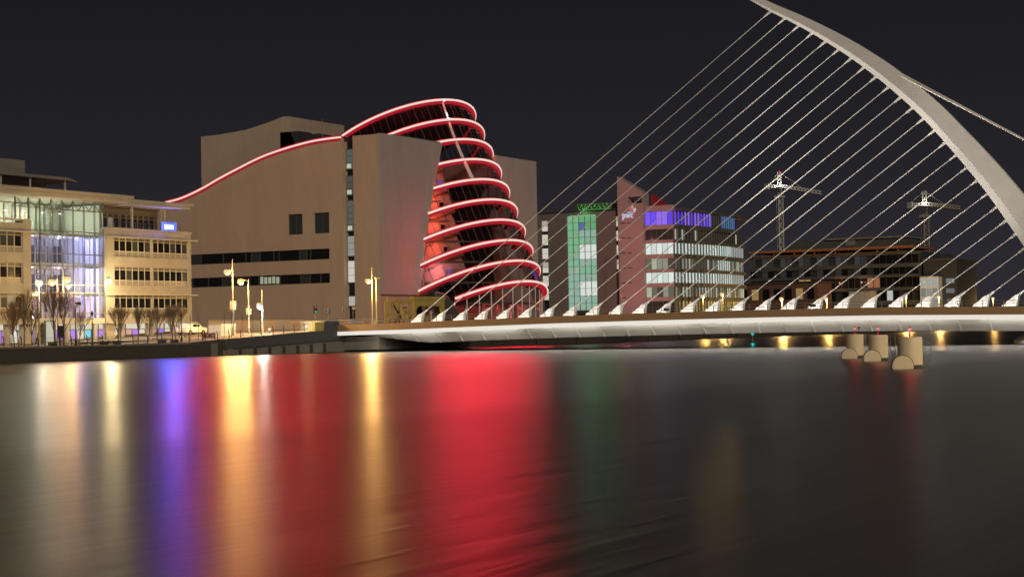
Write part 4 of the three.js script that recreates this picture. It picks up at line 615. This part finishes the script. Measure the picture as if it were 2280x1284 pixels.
[[136.1, 136, 1, 0.95], [137.5, 137, 2, 1.1], [137.95, 136, 0, 0.93], [140.2, 139, 3, 0.95], [141.1, 138, 1, 0.9], [142.5, 136, 0, 1.02], [143.3, 135.5, 0, 0.9], [147.3, 137, 2, 0.85], [152.7, 136, 1, 0.95], [155.2, 138, 3, 0.95], [157.1, 137, 2, 0.95], [158.1, 135, 1, 0.85], [160.0, 138, 3, 0.95], [162.1, 136, 2, 0.95], [167.5, 140, 3, 0.95], [170.5, 142, 1, 0.9]].forEach(([E, N, k, s], i) => {
  const w = ['first', 'second', 'third', 'fourth', 'fifth', 'sixth', 'seventh', 'eighth', 'ninth', 'tenth', 'eleventh', 'twelfth', 'thirteenth', 'fourteenth', 'fifteenth', 'sixteenth'][i];
  const t = thing('bare_tree', `${k === 0 ? 'bushy dark' : k === 3 ? 'wide slender' : 'slim'} leafless tree on the promenade, ${w} from the left`, 'tree', [E, gy(E), N], 'leafless trees on the promenade');
  ['trunk', 'crown'].forEach((n, j) => { const m = shadow(new THREE.Mesh(protos[k][j], M.bark)); m.name = n; t.add(m); }); t.scale.setScalar(s); t.rotation.y = i * 1.7;
});
[162.9, 164.4, 169.3, 170.7, 172.8, 175.0, 176.5].forEach((E, i) => {
  const t = thing('sapling', `thin staked sapling behind the ramp railing, ${['first', 'second', 'third', 'fourth', 'fifth', 'sixth', 'seventh'][i]} from the left`, 'sapling', [E, gy(E), 134], 'saplings beside the ramp');
  part(t, 'trunk', bar(V(E, gy(E) - 0.05, 134), V(E + 0.05, gy(E) + 3.0, 134), 0.035, 6, 0.02), M.bark);
  part(t, 'twigs', Array.from({ length: 6 }, (_, k) => bar(V(E + 0.03, gy(E) + 1.6 + k * 0.22, 134), V(E + rr(-0.5, 0.5), gy(E) + 2.2 + k * 0.22, 134 + rr(-0.4, 0.4)), 0.012, 4, 0.006)), M.bark);
});
// ---------------------------------------------------------------- railings
function railing(name, label, posts, n) {
  const t = thing(name, label, 'railing', [posts[0], gy(posts[0]), n]);
  for (const E of posts) { const y = gy(E), P = [[0, 0], [0.02, 0.5], [-0.03, 0.85], [-0.16, 1.12]]; part(t, 'post', P.slice(0, -1).map(([d, h], k) => bar(V(E + d, y + h, n), V(E + P[k + 1][0], y + P[k + 1][1], n), 0.055 - k * 0.008, 6)), M.black); }
  for (const h of [0.3, 0.6, 0.88]) part(t, 'rail', posts.slice(0, -1).map((E, k) => bar(V(E, gy(E) + h, n), V(posts[k + 1], gy(posts[k + 1]) + h, n), 0.022, 5)), M.pole);
}
railing('quay_railing', 'railing with curved black posts along the left quay edge', Array.from({ length: 13 }, (_, k) => 127.5 + k * 2.42), 130.9);
railing('ramp_railing', 'railing with curved black posts climbing the ramp to the bridge', [158.9, 161.8, 164.1, 166.3, 168.5, 170.6, 172.6, 175, 177.2, 179.4, 181.6], 130.9);
// ---------------------------------------------------------------- street furniture, vehicles
[[139.7, 'dark planter box at the foot of the large bare trees'], [147.7, 'dark bench box before the cyan shop window, left of a close pair'], [149.8, 'dark bench box before the bright pier, right of a close pair'], [157.4, 'dark bench box under the slim trees, left of the right-hand pair'], [159.6, 'dark bench box nearest the right end of the promenade']].forEach(([E, label]) => {
  const t = thing('bench', label, 'bench', [E, 1.62, 133.6], 'dark benches on the promenade'); part(t, 'plinth', box(E - 0.45, E + 0.45, 1.62, 2.0, 133.4, 133.9), M.bin); for (let k = 0; k < 4; k++) slab(t, 'seat_slat', E - 0.6, E + 0.6, 2.0, 2.06, 133.35 + k * 0.16, 133.48 + k * 0.16, M.bark);
});
{
  const t = thing('notice_board', 'dark square notice board on a post between the big trees', 'notice board', [141.2, 1.62, 134]); part(t, 'post', bar(V(141.2, 1.62, 134.05), V(141.2, 2.6, 134.05), 0.1, 8), M.black); part(t, 'board', box(140.8, 141.6, 2.5, 3.7, 133.9, 134), M.bin); part(t, 'board_frame', [box(140.75, 141.65, 3.7, 3.78, 133.86, 134.04), box(140.75, 141.65, 2.42, 2.5, 133.86, 134.04)], M.charcoal);
  const p = thing('advertising_board', 'white backlit advertising board behind the big bare trees', 'sign board', [145.9, 1.62, 140]); part(p, 'frame', [box(145.15, 145.25, 1.7, 4.3, 139.9, 140.15), box(146.55, 146.65, 1.7, 4.3, 139.9, 140.15), box(145.15, 146.65, 4.3, 4.4, 139.9, 140.15), box(145.15, 146.65, 1.62, 1.7, 139.9, 140.15)], M.steel); part(p, 'lit_screen', box(145.25, 146.55, 1.7, 4.3, 139.98, 140.1), glow([0.85, 0.84, 0.66], 0.6)); areaLight(p, C(1, 0.97, 0.8), 3, 1.2, 2.4, V(145.9, 3, 139.85), V(145.9, 3, 130));
  const x = thing('conical_shrub', 'small dark conical evergreen before the lit shop fronts', 'shrub', [151, 1.62, 146]); const lv = []; for (let k = 0; k < 420; k++) { const h = rnd(), a = rr(0, 6.283), r = (1 - h) * 0.9 * Math.sqrt(rnd()) + 0.05; const g = new THREE.ConeGeometry(0.07, 0.34, 3).rotateX(rr(-1, 1)).rotateZ(rr(-1, 1)).translate(151 + Math.cos(a) * r, 1.9 + h * 2.3, -146 + Math.sin(a) * r); lv.push(g); } part(x, 'foliage', lv, mat([0.05, 0.06, 0.03], 0.9)); part(x, 'trunk', bar(V(151, 1.6, 146), V(151, 4, 146), 0.06, 6), M.bark);
  const k = thing('kiosk', 'white box kiosk glowing beside the ramp', 'kiosk', [177, 2.3, 140]); part(k, 'cabin', box(175.5, 178.4, 2.3, 3.75, 139.4, 141.4), M.whitePlain); part(k, 'roof', box(175.4, 178.5, 3.75, 3.86, 139.3, 141.5), M.creamPlain); part(k, 'door', box(177.6, 178.2, 2.4, 3.6, 139.35, 139.39), M.pole); for (let i = 0; i < 3; i++) slab(k, 'panel', 175.6 + i * 0.65, 176.2 + i * 0.65, 2.5, 3.6, 139.36, 139.39, M.creamPlain);
  const s = thing('barrier_sign', 'red framed barrier sign with lettering panels by the ramp foot', 'sign', [163.6, 1.8, 131.8]); part(s, 'frame', [box(162.4, 162.5, 1.75, 2.75, 131.75, 131.85), box(164.7, 164.8, 1.75, 2.75, 131.75, 131.85)], M.black); part(s, 'board', box(162.5, 164.7, 2.1, 2.7, 131.77, 131.83), mat([0.5, 0.16, 0.10], 0.6)); for (let i = 0; i < 4; i++) slab(s, 'letter_panel', 162.65 + i * 0.5, 163.0 + i * 0.5, 2.25, 2.55, 131.745, 131.768, i % 2 ? M.creamPlain : M.charcoal);
}
{ // parked white car
  const E = 179.0, N = 147, y = gy(179); const t = thing('parked_car', 'white hatchback parked at the corner of the cream office block', 'car', [E, y, N]);
  part(t, 'body', plateN([[-2.1, 0.35], [2.1, 0.35], [2.15, 0.75], [1.95, 0.92], [1.1, 1.0], [0.55, 1.42], [-0.9, 1.48], [-1.75, 1.05], [-2.1, 0.95]].map(([a, h]) => [E + a, y + h]), N - 0.85, N + 0.85), M.whitePlain);
  slab(t, 'side_window', E - 0.75, E + 0.0, y + 1.05, y + 1.38, N - 0.87, N - 0.84, M.darkGlass); slab(t, 'side_window', E + 0.08, E + 0.55, y + 1.05, y + 1.3, N - 0.87, N - 0.84, M.darkGlass);
  for (const o of [-1.3, 1.3]) for (const s of [-0.8, 0.8]) { const w = part(t, 'wheel', new THREE.CylinderGeometry(0.32, 0.32, 0.2, 18).rotateX(Math.PI / 2).translate(E + o, y + 0.32, -(N + s)), M.tyre); part(w, 'rim', new THREE.CylinderGeometry(0.19, 0.19, 0.22, 12).rotateX(Math.PI / 2).translate(E + o, y + 0.32, -(N + s)), M.pole); }
  for (const s of [-0.6, 0.6]) slab(t, 'headlight', E + 2.08, E + 2.17, y + 0.66, y + 0.8, N + s - 0.15, N + s + 0.15, M.whitePlain);
}
[[178.4, 134, 0.55, 'small bright bollard light halfway up the ramp', 24], [183.2, 131.8, 0.62, 'bright bollard light against the yellow end panel of the ramp', 34]].forEach(([E, N, h, label, I]) => {
  const t = thing('bollard_light', label, 'bollard light', [E, gy(E), N], 'bollard lights on the ramp'), y = gy(E); part(t, 'post', bar(V(E, y, N), V(E, y + h - 0.2, N), 0.12, 10), M.pole); part(t, 'lamp_lens', new THREE.SphereGeometry(0.2, 12, 8).translate(E, y + h, -N), glow([1, 0.93, 0.72], 0.95)); lamp(t, C(1, 0.72, 0.32), I, E, y + h, N, 8);
});
// traffic signals and signs
[[194.0, 138, 5.7, 'traffic signal showing red above green beyond the abutment block', true], [197.1, 138, 5.5, 'traffic signal seen from behind, right of the red one', false]].forEach(([E, N, y, label, on]) => {
  const t = thing('traffic_signal', label, 'traffic light', [E, 2.9, N], 'traffic signals at the bridge end'); part(t, 'post', bar(V(E, 2.9, N), V(E, y - 0.5, N), 0.07, 8), M.pole); const h = part(t, 'signal_head', box(E - 0.25, E + 0.25, y - 0.55, y + 0.45, N - 0.15, N + 0.15), on ? M.black : M.pole);
  if (on) { [['red', 0.28, [1, 0.1, 0.1]], ['green', -0.36, [0.1, 0.9, 0.5]]].forEach(([n, d, c]) => { part(h, n + '_signal_light', new THREE.SphereGeometry(0.12, 10, 6).translate(E - 0.1, y + d, -(N - 0.15)), glow(c, 0.8)); lamp(t, C(...c), 1.5, E - 0.1, y + d, N - 0.15, 4); }); } else part(h, 'backing_board', box(E - 0.4, E + 0.4, y - 0.6, y + 0.5, N + 0.16, N + 0.2), M.pole);
});
[[200.6, 138, 5.7, 'round road sign on a thin post left of the stair slot'], [206.0, 140, 5.9, 'flat-topped road sign on a thin post below the stair slot']].forEach(([E, N, y, label], i) => {
  const t = thing('road_sign', label, 'road sign', [E, 2.9, N], 'road signs at the bridge end'); part(t, 'post', bar(V(E, 2.9, N), V(E, y, N), 0.05, 8), M.pole); part(t, 'sign_plate', i ? box(E - 0.4, E + 0.4, y - 0.15, y + 0.15, N - 0.09, N - 0.05) : new THREE.TorusGeometry(0.28, 0.07, 6, 20).translate(E, y, -(N - 0.1)), M.creamPlain); if (!i) part(t, 'sign_disc', new THREE.CylinderGeometry(0.25, 0.25, 0.04, 20).rotateX(Math.PI / 2).translate(E, y, -(N - 0.08)), M.pole);
});
{ // warm hoarding seen under the brown wall and a stone parapet across the approach
  const t = thing('street_hoarding', 'low pale hoarding along the foot of the brown wall', 'hoarding', [225, 2.9, 158]); for (let k = 0; k < 16; k++) slab(t, 'board', 196 + k * 3.2, 199.15 + k * 3.2, 2.9, 4.5 + (k % 3) * 0.03, 157.9, 158, k % 2 ? M.panel : M.stone); part(t, 'rail', box(196, 247.2, 4.56, 4.64, 157.85, 158.05), M.pole);
}
scene.traverse((o) => { if (o.isMesh) o.castShadow = o.receiveShadow = true; });
renderer.render(scene, camera);
